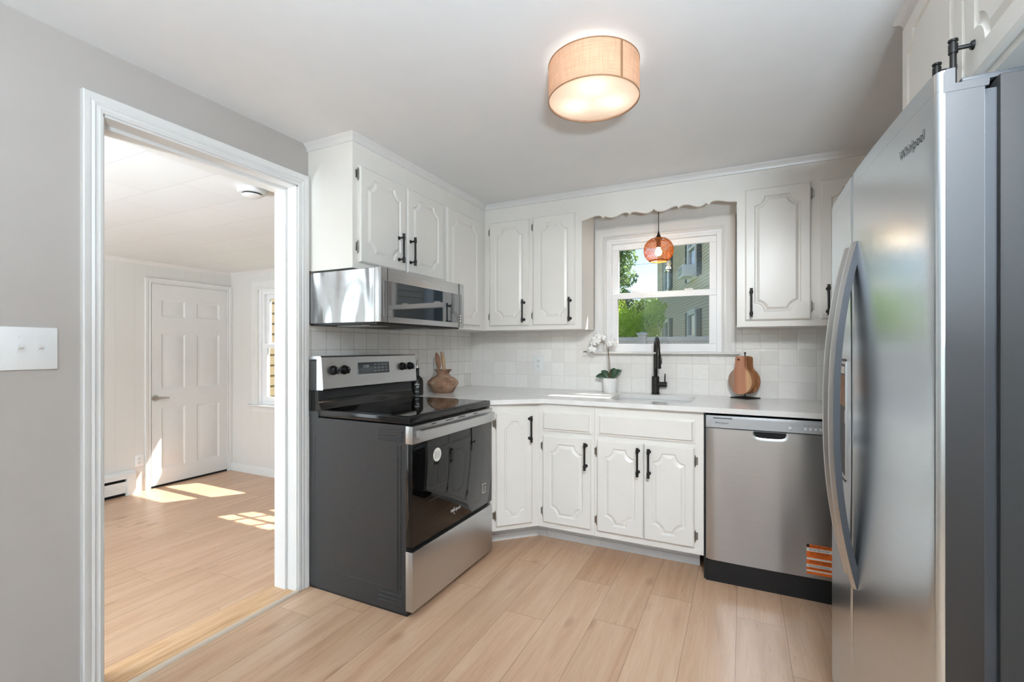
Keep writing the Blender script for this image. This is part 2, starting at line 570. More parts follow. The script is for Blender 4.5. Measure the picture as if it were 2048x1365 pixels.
class MB:
    def __init__(s):
        s.bm = bmesh.new()

    def v(s, p):
        return s.bm.verts.new(p)

    def face(s, pts):
        try:
            return s.bm.faces.new([p if isinstance(p, bmesh.types.BMVert) else s.bm.verts.new(p) for p in pts])
        except ValueError:
            return None

    def box(s, x0, x1, y0, y1, z0, z1, bev=0.0, seg=2, pm=None):
        P = [(a, b, c) for c in (z0, z1) for b in (y0, y1) for a in (x0, x1)]
        if pm:
            P = [pm(*p) for p in P]
        vs_ = [s.v(p) for p in P]
        fs = []
        for q in ((0, 2, 3, 1), (4, 5, 7, 6), (0, 1, 5, 4), (2, 6, 7, 3), (0, 4, 6, 2), (1, 3, 7, 5)):
            fs.append(s.bm.faces.new([vs_[i] for i in q]))
        if bev:
            es = list({e for f in fs for e in f.edges})
            bmesh.ops.bevel(s.bm, geom=es, offset=bev, segments=seg, profile=0.5, affect='EDGES')
        return s

    def prism(s, loop, vec):
        vec = Vector(vec)
        a = [s.v(p) for p in loop]
        b = [s.v(Vector(p) + vec) for p in loop]
        n = len(a)
        for i in range(n):
            s.bm.faces.new((a[i], a[(i + 1) % n], b[(i + 1) % n], b[i]))
        tris = tessellate_polygon([[Vector(p) for p in loop]])
        for t in tris:
            s.face([a[i] for i in t])
            s.face([b[i] for i in t])
        return s

    def cyl(s, p0, p1, r0, r1=None, seg=16, cap=True):
        return s.tube([p0, p1], [r0, r0 if r1 is None else r1], seg, cap)

    def tube(s, path, r, seg=10, cap=True, closed=False, flat=1.0, up=None):
        path = [Vector(p) for p in path]
        n = len(path)
        rr = r if isinstance(r, (list, tuple)) else [r] * n
        rings = []
        ref = None
        for i in range(n):
            a = path[(i - 1) % n] if (closed or i > 0) else path[i]
            b = path[(i + 1) % n] if (closed or i < n - 1) else path[i]
            d = (b - a).normalized() if (b - a).length > 1e-9 else Vector((0, 0, 1))
            if up is not None:
                ref = Vector(up)
            elif ref is None:
                ref = Vector((0, 0, 1)) if abs(d.z) < 0.9 else Vector((1, 0, 0))
            ux = d.cross(ref)
            if ux.length < 1e-6:
                ux = d.cross(Vector((0.3, 0.9, 0.1)))
            ux.normalize()
            uy = ux.cross(d).normalized()
            if up is None:
                ref = uy
            rings.append([s.v(path[i] + ux * (math.cos(2 * math.pi * k / seg) * rr[i]) +
                              uy * (math.sin(2 * math.pi * k / seg) * rr[i] * flat)) for k in range(seg)])
        m = n if closed else n - 1
        for i in range(m):
            A, B = rings[i], rings[(i + 1) % n]
            for k in range(seg):
                s.face((A[k], A[(k + 1) % seg], B[(k + 1) % seg], B[k]))
        if cap and not closed:
            s.face(rings[0])
            s.face(rings[-1])
        return s

    def lathe(s, prof, c, seg=32, cap=True, axis=None, rib=0.0):
        """prof: (radius, height) pairs"""
        c = Vector(c)
        if axis is None:
            ax, ux, uy = Vector((0, 0, 1)), Vector((1, 0, 0)), Vector((0, 1, 0))
        else:
            ax = Vector(axis).normalized()
            ux = ax.cross(Vector((0, 0, 1)))
            if ux.length < 1e-4:
                ux = Vector((1, 0, 0))
            ux.normalize()
            uy = ax.cross(ux)
        rings = []
        for r, z in prof:
            rings.append([s.v(c + ax * z + (ux * math.cos(2 * math.pi * k / seg) + uy * math.sin(2 * math.pi * k / seg)) *
                              (r * (1 - rib * (k % 2)))) for k in range(seg)])
        for A, B in zip(rings, rings[1:]):
            for k in range(seg):
                s.face((A[k], A[(k + 1) % seg], B[(k + 1) % seg], B[k]))
        if cap:
            s.face(rings[0])
            s.face(rings[-1])
        return s

    def loops(s, loops, cap_first=False, cap_last=True):
        """bridge equal length point loops"""
        rs = [[s.v(p) for p in l] for l in loops]
        n = len(rs[0])
        for A, B in zip(rs, rs[1:]):
            for k in range(n):
                s.face((A[k], A[(k + 1) % n], B[(k + 1) % n], B[k]))
        for flag, l, pts in ((cap_first, rs[0], loops[0]), (cap_last, rs[-1], loops[-1])):
            if flag:
                for t in tessellate_polygon([[Vector(p) for p in pts]]):
                    s.face([l[i] for i in t])
        return rs

    def holed(s, outer, hole):
        """flat face between two vert loops"""
        vs_ = list(outer) + list(hole)
        for t in tessellate_polygon([[v.co for v in outer], [v.co for v in hole]]):
            s.face([vs_[i] for i in t])

    def sphere(s, c, r, sx=1, sy=1, sz=1, seg=16, rings=10):
        pr = []
        for i in range(rings + 1):
            a = -math.pi / 2 + math.pi * i / rings
            pr.append((max(1e-4, math.cos(a) * r), math.sin(a) * r * sz))
        return s.lathe(pr, c, seg)

    def frame(s, corners, prof, pm, closed=False):
        """mitred moulding: corners (u, w, su, sw), prof (across, out)"""
        rings = [[s.v(pm(u + su * a, w + sw * a, b)) for a, b in prof] for u, w, su, sw in corners]
        n, k = len(rings), len(prof)
        for i in range(n if closed else n - 1):
            A, B = rings[i], rings[(i + 1) % n]
            for j in range(k):
                s.face((A[j], A[(j + 1) % k], B[(j + 1) % k], B[j]))
        if not closed:
            s.face(rings[0])
            s.face(rings[-1])
        return s

    def text(s, txt, size, pm, u, w, n, shear=0.0, bold=0.0, sx=1.0):
        cu = bpy.data.curves.new('t', 'FONT')
        cu.body = txt
        cu.size = size
        cu.shear = shear
        cu.offset = bold
        cu.align_x = 'CENTER'
        cu.align_y = 'CENTER'
        cu.resolution_u = 3
        ob = bpy.data.objects.new('t', cu)
        COL.objects.link(ob)
        dg = bpy.context.evaluated_depsgraph_get()
        dg.update()
        me = bpy.data.meshes.new_from_object(ob.evaluated_get(dg))
        vs_ = [s.v(pm(u + q.co.x * sx, w + q.co.y, n)) for q in me.vertices]
        for p in me.polygons:
            s.face([vs_[i] for i in p.vertices])
        bpy.data.objects.remove(ob)
        bpy.data.curves.remove(cu)
        bpy.data.meshes.remove(me)
        return s

    def build(s, name, mat, parent=None, angle=35, label=None, recalc=True, weld=True):
        bm = s.bm
        if weld:
            bmesh.ops.remove_doubles(bm, verts=bm.verts, dist=1e-6)
        if recalc:
            bmesh.ops.recalc_face_normals(bm, faces=bm.faces)
        base = BASE.get(parent.name, Vector()) if parent else Vector()
        for v in bm.verts:
            v.co -= base
        me = bpy.data.meshes.new(name)
        bm.to_mesh(me)
        bm.free()
        me.materials.append(M[mat] if isinstance(mat, str) else mat)
        me.polygons.foreach_set('use_smooth', [True] * len(me.polygons))
        me.set_sharp_from_angle(angle=R(angle))
        o = bpy.data.objects.new(name, me)
        COL.objects.link(o)
        if parent:
            o.parent = parent
        BASE[o.name] = base
        if label:
            o['label'] = label
        return o


def thing(name, label, cat, loc, group=None):
    o = bpy.data.objects.new(name, None)
    COL.objects.link(o)
    o.location = loc
    o.empty_display_size = 0.1
    BASE[o.name] = Vector(loc)
    o['label'] = label
    o['category'] = cat
    group = group or {'wall_cabinet': 'white wall cabinets', 'base_cabinet': 'white base cabinets', 'power_outlet': 'white power outlets'}.get(name)
    if group:
        o['group'] = group
    return o


def tag(o, label, cat, group=None):
    o['label'] = label
    o['category'] = cat
    if group:
        o['group'] = group
    return o


def struct(o, label=None, cat=None):
    o['kind'] = 'structure'
    if label:
        o['label'] = label
    if cat:
        o['category'] = cat
    return o


def LW(x0):      # plane facing +x : u = y, w = z
    return lambda u, w, n: Vector((x0 + n, u, w))


def BW(y0):      # plane facing -y : u = x, w = z
    return lambda u, w, n: Vector((u, y0 - n, w))


def RW(x0):      # plane facing -x : u = -y, w = z
    return lambda u, w, n: Vector((x0 - n, -u, w))


# ------------------------------------------------------------------ room shell
XL, YB, XR, YF, ZC = -2.02, 3.338, 1.09, -2.6, 2.277      # kitchen
DX, DY, DZ, DC, DF = -5.296, 3.435, -0.178, 2.085, -1.6   # dining room, one step lower

struct(MB().box(XL, XR, YF, YB, -0.12, 0).build('floor', 'floor'), 'light oak plank floor of the kitchen', 'floor')
struct(MB().box(DX, -2.16, DF, DY, DZ - 0.1, DZ).build('floor', 'floor'), 'light oak plank floor of the room beyond the doorway', 'floor')
struct(MB().box(-2.16, XR + 0.14, YF - 0.14, YB + 0.14, ZC, ZC + 0.12).build('ceiling', 'ceiling'), 'white painted kitchen ceiling', 'ceiling')
struct(MB().box(DX - 0.14, -2.16, DF - 0.14, DY + 0.14, DC, DC + 0.2).build('ceiling', 'ceiling_tile'), 'white tiled ceiling of the room beyond the doorway', 'ceiling')

OY0, OY1, OZ = 0.845, 1.650, 2.050
m = MB()
m.box(-2.16, XL, YF - 0.14, OY0, -0.12, ZC).box(-2.16, XL, OY1, YB + 0.14, -0.12, ZC).box(-2.16, XL, OY0, OY1, OZ, ZC)
struct(m.build('wall_left', 'wall', weld=False), 'greige kitchen wall with the doorway', 'wall')
WX0, WX1, WZ0, WZ1 = -0.880, -0.121, 1.190, 2.005
m = MB()
m.box(XL, WX0, YB, YB + 0.14, -0.12, ZC).box(WX1, XR, YB, YB + 0.14, -0.12, ZC)
m.box(WX0, WX1, YB, YB + 0.14, -0.12, WZ0).box(WX0, WX1, YB, YB + 0.14, WZ1, ZC)
struct(m.build('wall_back', 'wall', weld=False), 'kitchen wall with the window over the sink', 'wall')
struct(MB().box(XR, XR + 0.14, YF - 0.14, YB + 0.14, -0.12, ZC).build('wall_right', 'wall'))
m = MB()
m.box(XL, XR, YF - 0.14, YF, -0.12, 0.5).box(XL, XR, YF - 0.14, YF, 2.2, ZC)
m.box(XL, -1.75, YF - 0.14, YF, 0.5, 2.2).box(0.85, XR, YF - 0.14, YF, 0.5, 2.2)
struct(m.build('wall_front', 'wall', weld=False))
struct(MB().box(DX - 0.14, DX, DF - 0.14, DY + 0.14, DZ - 0.1, DC).build('wall_dining_left', 'panel_y'), 'pale panelled wall with the white door', 'wall')
m = MB()
D0, D1, DZ0, DZ1 = -4.82, -3.79, 0.60, 1.87     # window seen through the doorway
E0, E1 = -3.18, -2.42                             # second window, hidden by the jamb
m.box(DX, D0, DY, DY + 0.14, DZ - 0.1, DC).box(D1, E0, DY, DY + 0.14, DZ - 0.1, DC).box(E1, -2.16, DY, DY + 0.14, DZ - 0.1, DC)
for a, b in ((D0, D1), (E0, E1)):
    m.box(a, b, DY, DY + 0.14, DZ - 0.1, DZ0).box(a, b, DY, DY + 0.14, DZ1, DC)
struct(m.build('wall_dining_back', 'panel_x', weld=False), 'pale wall with a window beyond the doorway', 'wall')
m = MB()
m.box(DX, -2.16, DF - 0.14, DF, DZ - 0.1, 0.1).box(DX, -2.16, DF - 0.14, DF, 1.9, DC)
m.box(DX, -4.95, DF - 0.14, DF, 0.1, 1.9).box(-2.45, -2.16, DF - 0.14, DF, 0.1, 1.9)
struct(m.build('wall_dining_front', 'panel_x', weld=False))

# tiled splashbacks
m = MB()
m.box(XL, XL + 0.008, 1.712, YB, 0.86, 1.64)
struct(m.build('wall_tile_left', 'tile_left'), 'square glazed tile splashback behind the cooker', 'tile splashback')
m = MB()
m.box(XL + 0.008, WX0 - 0.06, YB - 0.008, YB, 0.86, 1.37).box(WX1 + 0.06, XR, YB - 0.008, YB, 0.86, 1.37)
m.box(WX0 - 0.06, WX1 + 0.06, YB - 0.008, YB, 0.86, 1.186)
struct(m.build('wall_tile_back', 'tile_back', weld=False), 'square glazed tile splashback under the window', 'tile splashback')

# doorway casing, jambs
CAS = [(0, 0), (0, 0.012), (0.010, 0.016), (0.014, 0.012), (0.020, 0.012), (0.026, 0.018), (0.034, 0.014), (0.042, 0.020), (0.056, 0.022), (0.060, 0.018), (0.060, 0)]
m = MB()
m.frame([(OY0, 0.0, -1, 0), (OY0, OZ, -1, 1), (OY1, OZ, 1, 1), (OY1, 0.0, 1, 0)], CAS, LW(XL))
struct(m.build('trim_1', 'trim'), 'white moulded casing around the doorway', 'door casing')
m = MB()
m.box(-2.165, XL + 0.004, OY0 - 0.004, OY0 + 0.006, -0.0, OZ).box(-2.165, XL + 0.004, OY1 - 0.006, OY1 + 0.004, 0.0, OZ)
m.box(-2.166, XL + 0.004, OY0 - 0.004, OY1 + 0.004, OZ - 0.008, OZ + 0.004)
m.box(-2.164, -2.085, OY0 + 0.004, OY0 + 0.018, 0, OZ - 0.010).box(-2.164, -2.085, OY1 - 0.018, OY1 - 0.004, 0, OZ - 0.010).box(-2.163, -2.0855, OY0 + 0.010, OY1 - 0.010, OZ - 0.022, OZ - 0.006)
struct(m.build('trim_2', 'trim', weld=False), 'white jamb lining the doorway', 'door jamb')
# oak nosing over the step and the pale strip along it
m = MB()
m.box(-2.192, -2.034, OY0, OY1, -0.028, 0.0, 0.004)
struct(m.build('trim_3', 'oak'), 'oak threshold board in the doorway', 'threshold')
m = MB()
prof = [(-2.018, 0.0), (-2.018, 0.008), (-2.013, 0.012), (-2.004, 0.012), (-1.996, 0.007), (-1.993, 0.0)]
m.prism([(x, OY0 - 0.02, z) for x, z in prof], (0, OY1 - OY0 + 0.012, 0))
struct(m.build('trim_4', 'strip'), 'pale floor strip along the doorway threshold', 'floor strip')
struct(MB().box(-2.034, -2.019, OY0, OY1, -0.1, -0.006).build('trim_5', 'dark'))
struct(MB().box(-2.175, -2.16, DF, DY, DZ, -0.02).build('baseboard_left', 'trim'))
# ceiling coves
COVE = [(0, 0), (0.030, 0), (0.027, -0.006), (0.017, -0.012), (0.010, -0.022), (0.007, -0.034), (0, -0.036)]


def cove(pts, name, label):
    """pts: (x, y, nx, ny) horizontal path, offset direction per corner"""
    m = MB()
    rings = [[m.v((x + nx * a, y + ny * a, ZC + b)) for a, b in COVE] for x, y, nx, ny in pts]
    k = len(COVE)
    for A, B in zip(rings, rings[1:]):
        for j in range(k):
            m.face((A[j], A[(j + 1) % k], B[(j + 1) % k], B[j]))
    m.face(rings[0])
    m.face(rings[-1])
    return struct(m.build(name, 'trim'), label, 'crown moulding')


CX, CY = -1.712, 3.030        # face frames of the wall cabinets
cove([(XL, 1.717, 0, -1), (CX, 1.717, 1, -1), (CX, CY, 1, -1), (XR - 0.02, CY, 0, -1)], 'trim_6', 'white cove moulding over the wall cabinets')
cove([(XR - 0.0, 1.885, 0, 1), (0.467, 1.885, -1, 1), (0.467, 0.95, -1, 0)], 'trim_7', 'white cove moulding over the fridge cabinet')

# ------------------------------------------------------------------ cabinet parts
def rect(u0, u1, w0, w1, n, pm):
    return [pm(u0, w0, n), pm(u1, w0, n), pm(u1, w1, n), pm(u0, w1, n)]


def scallop(u0, u1, w0, w1, off, m0, R0, pm, n, k=8):
    """rectangle with hollow round corners, off = inset from the routed line"""
    a, b, c, d = u0 + m0, u1 - m0, w0 + m0, w1 - m0
    rr = R0 + off
    th0 = math.asin(min(0.95, off / rr))
    pts = []
    for cu, cw, su, sw in ((a, c, 1, 1), (b, c, -1, 1), (b, d, -1, -1), (a, d, 1, -1)):
        arc = []
        for i in range(k + 1):
            t = th0 + (math.pi / 2 - 2 * th0) * i / k
            arc.append((cu + su * rr * math.cos(t), cw + sw * rr * math.sin(t)))
        # order so that the outline runs round in one direction
        if (su, sw) in ((1, 1), (-1, -1)):
            arc.reverse()
        pts += arc
    return [pm(u, w, n) for u, w in pts]


def make_door(parent, pm, u0, u1, w0, w1, n0=0.0, th=0.018, m0=0.047, R0=0.050, inn=0.026, name='door'):
    m = MB()
    rs = m.loops([rect(u0, u1, w0, w1, n0, pm), rect(u0, u1, w0, w1, n0 + th - 0.006, pm),
                  rect(u0 + 0.007, u1 - 0.007, w0 + 0.007, w1 - 0.007, n0 + th, pm)], True, False)
    t = n0 + th
    ls = m.loops([scallop(u0, u1, w0, w1, 0.0, m0, R0, pm, t), scallop(u0, u1, w0, w1, 0.006, m0, R0, pm, t - 0.0065),
                  scallop(u0, u1, w0, w1, 0.011, m0, R0, pm, t - 0.0065),
                  scallop(u0, u1, w0, w1, inn, m0, R0, pm, t + 0.0005)], False, True)
    m.holed(rs[-1], ls[0])
    return m.build(name, 'cab', parent, angle=9)


def make_drawer(parent, pm, u0, u1, w0, w1, n0=0.0, th=0.018, name='drawer'):
    m = MB()
    m.loops([rect(u0, u1, w0, w1, n0, pm), rect(u0, u1, w0, w1, n0 + 0.007, pm),
             rect(u0 + 0.010, u1 - 0.010, w0 + 0.010, w1 - 0.010, n0 + 0.009, pm),
             rect(u0 + 0.016, u1 - 0.016, w0 + 0.016, w1 - 0.016, n0 + th, pm)], True, True)
    return m.build(name, 'cab', parent, angle=9)


def pull(parent, pm, u, w0, w1, n0=0.018, r=0.0058):
    m = MB()
    n1 = n0 + 0.034
    m.cyl(pm(u, w0 + 0.006, n1), pm(u, w1 - 0.006, n1), r, seg=12)
    for w, s in ((w0, 1), (w1, -1)):
        wc = w + s * 0.020
        m.cyl(pm(u, w, n1), pm(u, w + s * 0.004, n1), 0.0090, seg=14)
        m.cyl(pm(u, w + s * 0.004, n1), pm(u, w + s * 0.010, n1), 0.0060, seg=12)
        m.cyl(pm(u, wc - 0.010, n1), pm(u, wc + 0.010, n1), 0.0084, seg=14)
        m.cyl(pm(u, wc, n0 + 0.004), pm(u, wc, n1), 0.0045, seg=10)
        m.cyl(pm(u, wc, n0 - 0.0005), pm(u, wc, n0 + 0.005), 0.0105, 0.0085, seg=14)
    return m.build('handle', 'black_metal', parent, label='black bar handle')


def hinge(parent, pm, u, w, s=1, n0=0.0):
    """s: side on which the frame leaf lies"""
    m = MB()
    m.box(min(u, u + s * 0.014), max(u, u + s * 0.014), w - 0.020, w + 0.020, n0, n0 + 0.003, 0.0008, 1, pm)
    m.cyl(pm(u, w - 0.024, n0 + 0.006), pm(u, w + 0.024, n0 + 0.006), 0.0046, seg=10)
    for t in (-1, 1):
        m.cyl(pm(u, w + t * 0.024, n0 + 0.006), pm(u, w + t * 0.033, n0 + 0.006), 0.0034, 0.0012, seg=8)
    return m.build('hinge', 'hinge', parent, label='small nickel hinge')


# ---- wall cabinets
P1 = LW(CX)
t = thing('wall_cabinet', 'white two-door wall cabinet directly above the microwave', 'cabinet', (-1.86, 2.11, 1.62))
m = MB()
m.box(XL + 0.001, CX, 1.717, 2.500, 1.622, 2.150).box(XL + 0.001, CX, 1.717, 2.511, 2.150, ZC - 0.001)
m.build('body', 'cab', t, weld=False)
for (u0, u1, w0, w1, hu, hs) in ((1.752, 2.106, 1.654, 2.134, 2.042, 1), (2.118, 2.465, 1.654, 2.134, 2.142, 1)):
    d = make_door(t, P1, u0, u1, w0, w1)
    pull(d, P1, hu, 1.694, 1.852)
for w in (1.730, 2.090):
    hinge(t, P1, 1.748, w, -1)

t = thing('wall_cabinet', 'tall white single-door wall cabinet in the corner, right of the microwave', 'cabinet', (-1.86, 2.9, 1.355))
m = MB()
m.box(XL + 0.009, CX, 2.512, YB - 0.009, 1.355, 2.150).box(XL + 0.001, CX, 2.512, YB - 0.001, 2.150, ZC - 0.001)
m.build('body', 'cab', t, weld=False)
make_door(t, P1, 2.518, 2.936, 1.386, 2.134)
hinge(t, P1, 2.940, 1.455, 1)

P2 = BW(CY)
t = thing('wall_cabinet', 'white two-door wall cabinet left of the window', 'cabinet', (-1.34, 3.18, 1.355))
m = MB()
m.box(CX + 0.001, -0.967, CY, YB - 0.009, 1.356, ZC - 0.001)
m.build('body', 'cab', t)
for (u0, u1, hu) in ((-1.664, -1.351, -1.384), (-1.319, -1.012, -1.041)):
    d = make_door(t, P2, u0, u1, 1.388, 2.140)
    pull(d, P2, hu, 1.407, 1.568)
    hinge(t, P2, u0 - 0.003, 1.455, -1)
    hinge(t, P2, u0 - 0.003, 2.075, -1)

t = thing('wall_cabinet', 'white wall cabinet right of the window, partly behind the fridge', 'cabinet', (0.5, 3.18, 1.355))
m = MB()
m.box(-0.030, XR - 0.001, CY, YB - 0.009, 1.350, ZC - 0.001)
m.build('body', 'cab', t)
for (u0, u1, hu, s) in ((0.014, 0.336, 0.045, 1), (0.381, 0.720, 0.412, 1)):
    d = make_door(t, P2, u0, u1, 1.386, 2.136)
    pull(d, P2, hu, 1.404, 1.566)
    for w in (1.455, 2.075):
        hinge(t, P2, u1 + 0.003, w, 1)

# scalloped valance between the two cabinets
pts = [(-0.967, 2.081), (-0.915, 2.093), (-0.880, 2.1015), (-0.850, 2.102), (-0.832, 2.092), (-0.826, 2.082), (-0.812, 2.094),
       (-0.796, 2.086), (-0.763, 2.079), (-0.730, 2.086), (-0.695, 2.100), (-0.672, 2.101), (-0.658, 2.094), (-0.652, 2.083),
       (-0.640, 2.096), (-0.615, 2.098), (-0.575, 2.086), (-0.545, 2.080), (-0.520, 2.086), (-0.501, 2.101), (-0.482, 2.086),
       (-0.455, 2.080), (-0.425, 2.085), (-0.385, 2.099), (-0.363, 2.100), (-0.352, 2.085), (-0.344, 2.096), (-0.322, 2.102),
       (-0.295, 2.100), (-0.262, 2.087), (-0.235, 2.081), (-0.212, 2.086), (-0.196, 2.097), (-0.178, 2.082), (-0.168, 2.098),
       (-0.142, 2.104), (-0.110, 2.098), (-0.075, 2.088), (-0.030, 2.082)]
cusp = {(-0.967, 2.081), (-0.826, 2.082), (-0.812, 2.094), (-0.652, 2.083), (-0.640, 2.096), (-0.501, 2.101), (-0.352, 2.085), (-0.344, 2.096), (-0.196, 2.097), (-0.178, 2.082), (-0.030, 2.082)}


def smooth(p):
    out = []
    for i in range(len(p) - 1):
        a, b = p[i], p[i + 1]
        pa = a if a in cusp else p[i - 1]
        nb = b if b in cusp else p[i + 2]
        ta = ((b[0] - pa[0]) / 2, (b[1] - pa[1]) / 2)
        tb = ((nb[0] - a[0]) / 2, (nb[1] - a[1]) / 2)
        for k in range(5):
            t_ = k / 5
            h00, h10, h01, h11 = 2 * t_ ** 3 - 3 * t_ ** 2 + 1, t_ ** 3 - 2 * t_ ** 2 + t_, -2 * t_ ** 3 + 3 * t_ ** 2, t_ ** 3 - t_ ** 2
            out.append((h00 * a[0] + h10 * ta[0] + h01 * b[0] + h11 * tb[0], h00 * a[1] + h10 * ta[1] + h01 * b[1] + h11 * tb[1]))
    return out + [p[-1]]


pts = smooth(pts)
m = MB()
loop = [(x, CY, z) for x, z in pts] + [(-0.030, CY, ZC - 0.001), (-0.967, CY, ZC - 0.001)]
m.prism(loop, (0, 0.018, 0))
struct(m.build('trim_8', 'cab', angle=20), 'white scalloped valance board above the sink window', 'valance')

struct(MB().box(-0.966, -0.031, YB - 0.006, YB, 2.088, ZC - 0.001).build('trim_10', 'trim'), 'white painted board above the window inside the alcove', 'wall panel')

# ---- base cabinets
P3 = BW(2.700)
t = thing('base_cabinet', 'white base cabinet with one drawer over one door, left of the sink doors', 'cabinet', (-0.96, 3.0, 0))
m = MB()
m.box(-1.143, -0.783, 2.700, 3.32, 0.119, 0.886)
m.build('body', 'cab', t)
MB().box(-1.143, -0.783, 2.850, 2.864, 0.0, 0.119).box(-1.143, -0.783, 2.842, 2.850, 0.0, 0.040).build('toe_kick', 'toe', t, label='grey recessed kick board')
make_drawer(t, P3, -1.113, -0.799, 0.718, 0.842)
d = make_door(t, P3, -1.108, -0.804, 0.154, 0.690)
pull(d, P3, -0.829, 0.511, 0.671)
for w in (0.218, 0.621):
    hinge(t, P3, -1.111, w, -1)
t = thing('base_cabinet', 'white sink base cabinet with two doors under a long false drawer front', 'cabinet', (-0.48, 3.0, 0))
m = MB()
m.box(-0.782, -0.186, 2.700, 2.718, 0.119, 0.886).box(-0.782, -0.766, 2.718, 3.32, 0.119, 0.886).box(-0.202, -0.186, 2.718, 3.32, 0.119, 0.886)
m.box(-0.766, -0.202, 2.718, 3.32, 0.119, 0.135)
m.build('body', 'cab', t, weld=False)
MB().box(-0.782, -0.216, 2.850, 2.864, 0.0, 0.119).box(-0.782, -0.216, 2.842, 2.850, 0.0, 0.040).build('toe_kick', 'toe', t, label='grey recessed kick board')
make_drawer(t, P3, -0.761, -0.230, 0.716, 0.840, name='drawer_front')
d = make_door(t, P3, -0.765, -0.500, 0.156, 0.691, m0=0.044)
pull(d, P3, -0.526, 0.511, 0.670)
d = make_door(t, P3, -0.496, -0.232, 0.156, 0.691, m0=0.044)
pull(d, P3, -0.466, 0.510, 0.670)
for w in (0.217, 0.620):
    hinge(t, P3, -0.769, w, -1)
    hinge(t, P3, -0.228, w, 1)
# diagonal corner cabinet; u runs along the diagonal from the range to the sink run
SQ = math.sqrt(0.5)


def PD(u, w, n):
    return Vector((-1.143 + u * SQ + n * SQ, 2.700 + u * SQ - n * SQ, w))


t = thing('base_cabinet', 'white diagonal corner base cabinet with a narrow door beside the cooker', 'cabinet', (-1.6, 2.9, 0))
m = MB()
loop = [(-1.3645, 2.4785), (-1.1435, 2.6995), (-1.1435, 3.32), (-2.0, 3.32), (-2.0, 2.4785)]
m.prism([(x, y, 0.119) for x, y in loop], (0, 0, 0.767))
m.build('body', 'cab', t)
m = MB()
m.box(-0.42, 0.057, 0.0, 0.119, -0.146, -0.160, pm=PD).box(-0.42, 0.052, 0.0, 0.040, -0.138, -0.146, pm=PD)
m.box(-1.212, -1.144, 2.850, 2.864, 0.0, 0.119).box(-1.206, -1.144, 2.842, 2.850, 0.0, 0.040)
m.build('toe_kick', 'toe', t, label='grey recessed kick board')
d = make_door(t, PD, -0.278, -0.046, 0.148, 0.831, m0=0.050, R0=0.040, inn=0.013)
pull(d, PD, -0.066, 0.652, 0.812)
for w in (0.214, 0.770):
    hinge(t, PD, -0.283, w, -1)
t = thing('base_cabinet', 'white base cabinet in the corner behind the fridge', 'cabinet', (0.75, 3.0, 0))
MB().box(0.436, XR - 0.002, 2.700, 3.32, 0.119, 0.886).build('body', 'cab', t)
MB().box(0.436, XR - 0.002, 2.85, 2.864, 0, 0.119).build('toe_kick', 'toe', t)
make_door(t, P3, 0.47, 0.80, 0.156, 0.691)

# ---- countertop with sink cut-out
top = [(-2.011, 2.462), (-1.352, 2.462), (-1.338, 2.470), (-1.105, 2.668), (-1.085, 2.676), (XR - 0.002, 2.656), (XR - 0.002, 3.329), (-2.011, 3.329)]


def rrect(x0, x1, y0, y1, r, k=6):
    out = []
    for cx, cy, a0 in ((x1 - r, y1 - r, 0), (x0 + r, y1 - r, 90), (x0 + r, y0 + r, 180), (x1 - r, y0 + r, 270)):
        for i in range(k + 1):
            a = R(a0 + 90 * i / k)
            out.append((cx + r * math.cos(a), cy + r * math.sin(a)))
    return out


hole = rrect(-0.745, -0.262, 2.815, 3.205, 0.07)
m = MB()
zt, zb = 0.915, 0.8875
oT = [m.v((x, y, zt)) for x, y in top]
oB = [m.v((x, y, zb)) for x, y in top]
hT = [m.v((x, y, zt)) for x, y in hole]
hB = [m.v((x, y, zb)) for x, y in hole]
for A, B in ((oT, oB), (hT, hB)):
    for i in range(len(A)):
        m.face((A[i], A[(i + 1) % len(A)], B[(i + 1) % len(A)], B[i]))
m.holed(oT, hT)
m.holed(oB, hB)
es = [e for e in m.bm.edges if all(abs(v.co.z - zt) < 1e-6 for v in e.verts) and len(e.link_faces) == 2 and any(abs(f.normal.z) < 0.5 for f in e.link_faces)]
m.bm.normal_update()
tag(m.build('countertop', 'quartz', angle=30), 'white quartz worktop running from the cooker round to the fridge', 'countertop')
m = MB()
i0 = rrect(-0.750, -0.257, 2.810, 3.210, 0.075)
o1 = rrect(-0.735, -0.272, 2.826, 3.194, 0.065)
o2 = rrect(-0.715, -0.292, 2.846, 3.174, 0.06)
m.loops([[(x, y, 0.8865) for x, y in i0], [(x, y, 0.8865) for x, y in rrect(-0.744, -0.263, 2.816, 3.204, 0.07)],
         [(x, y, 0.73) for x, y in o1], [(x, y, 0.715) for x, y in o2]], False, True)
t = thing('sink', 'white undermount sink basin below the faucet', 'sink', (-0.5, 3.0, 0.715))
m.build('basin', 'sink', t)
m = MB()
m.lathe([(0.042, 0), (0.042, 0.003), (0.034, 0.004), (0.03, 0.001), (0.001, 0.001)], (-0.505, 3.02, 0.7155), 24)
m.build('drain', 'nickel', t, label='round metal drain')

# ------------------------------------------------------------------ kitchen window
def PROF_C(w, d):
    return [(0, 0), (0, d * 0.55), (w * 0.12, d * 0.8), (w * 0.2, d * 0.62), (w * 0.42, d * 0.62), (w * 0.52, d * 0.85), (w * 0.78, d * 0.9), (w * 0.92, d), (w, d * 0.9), (w, 0)]


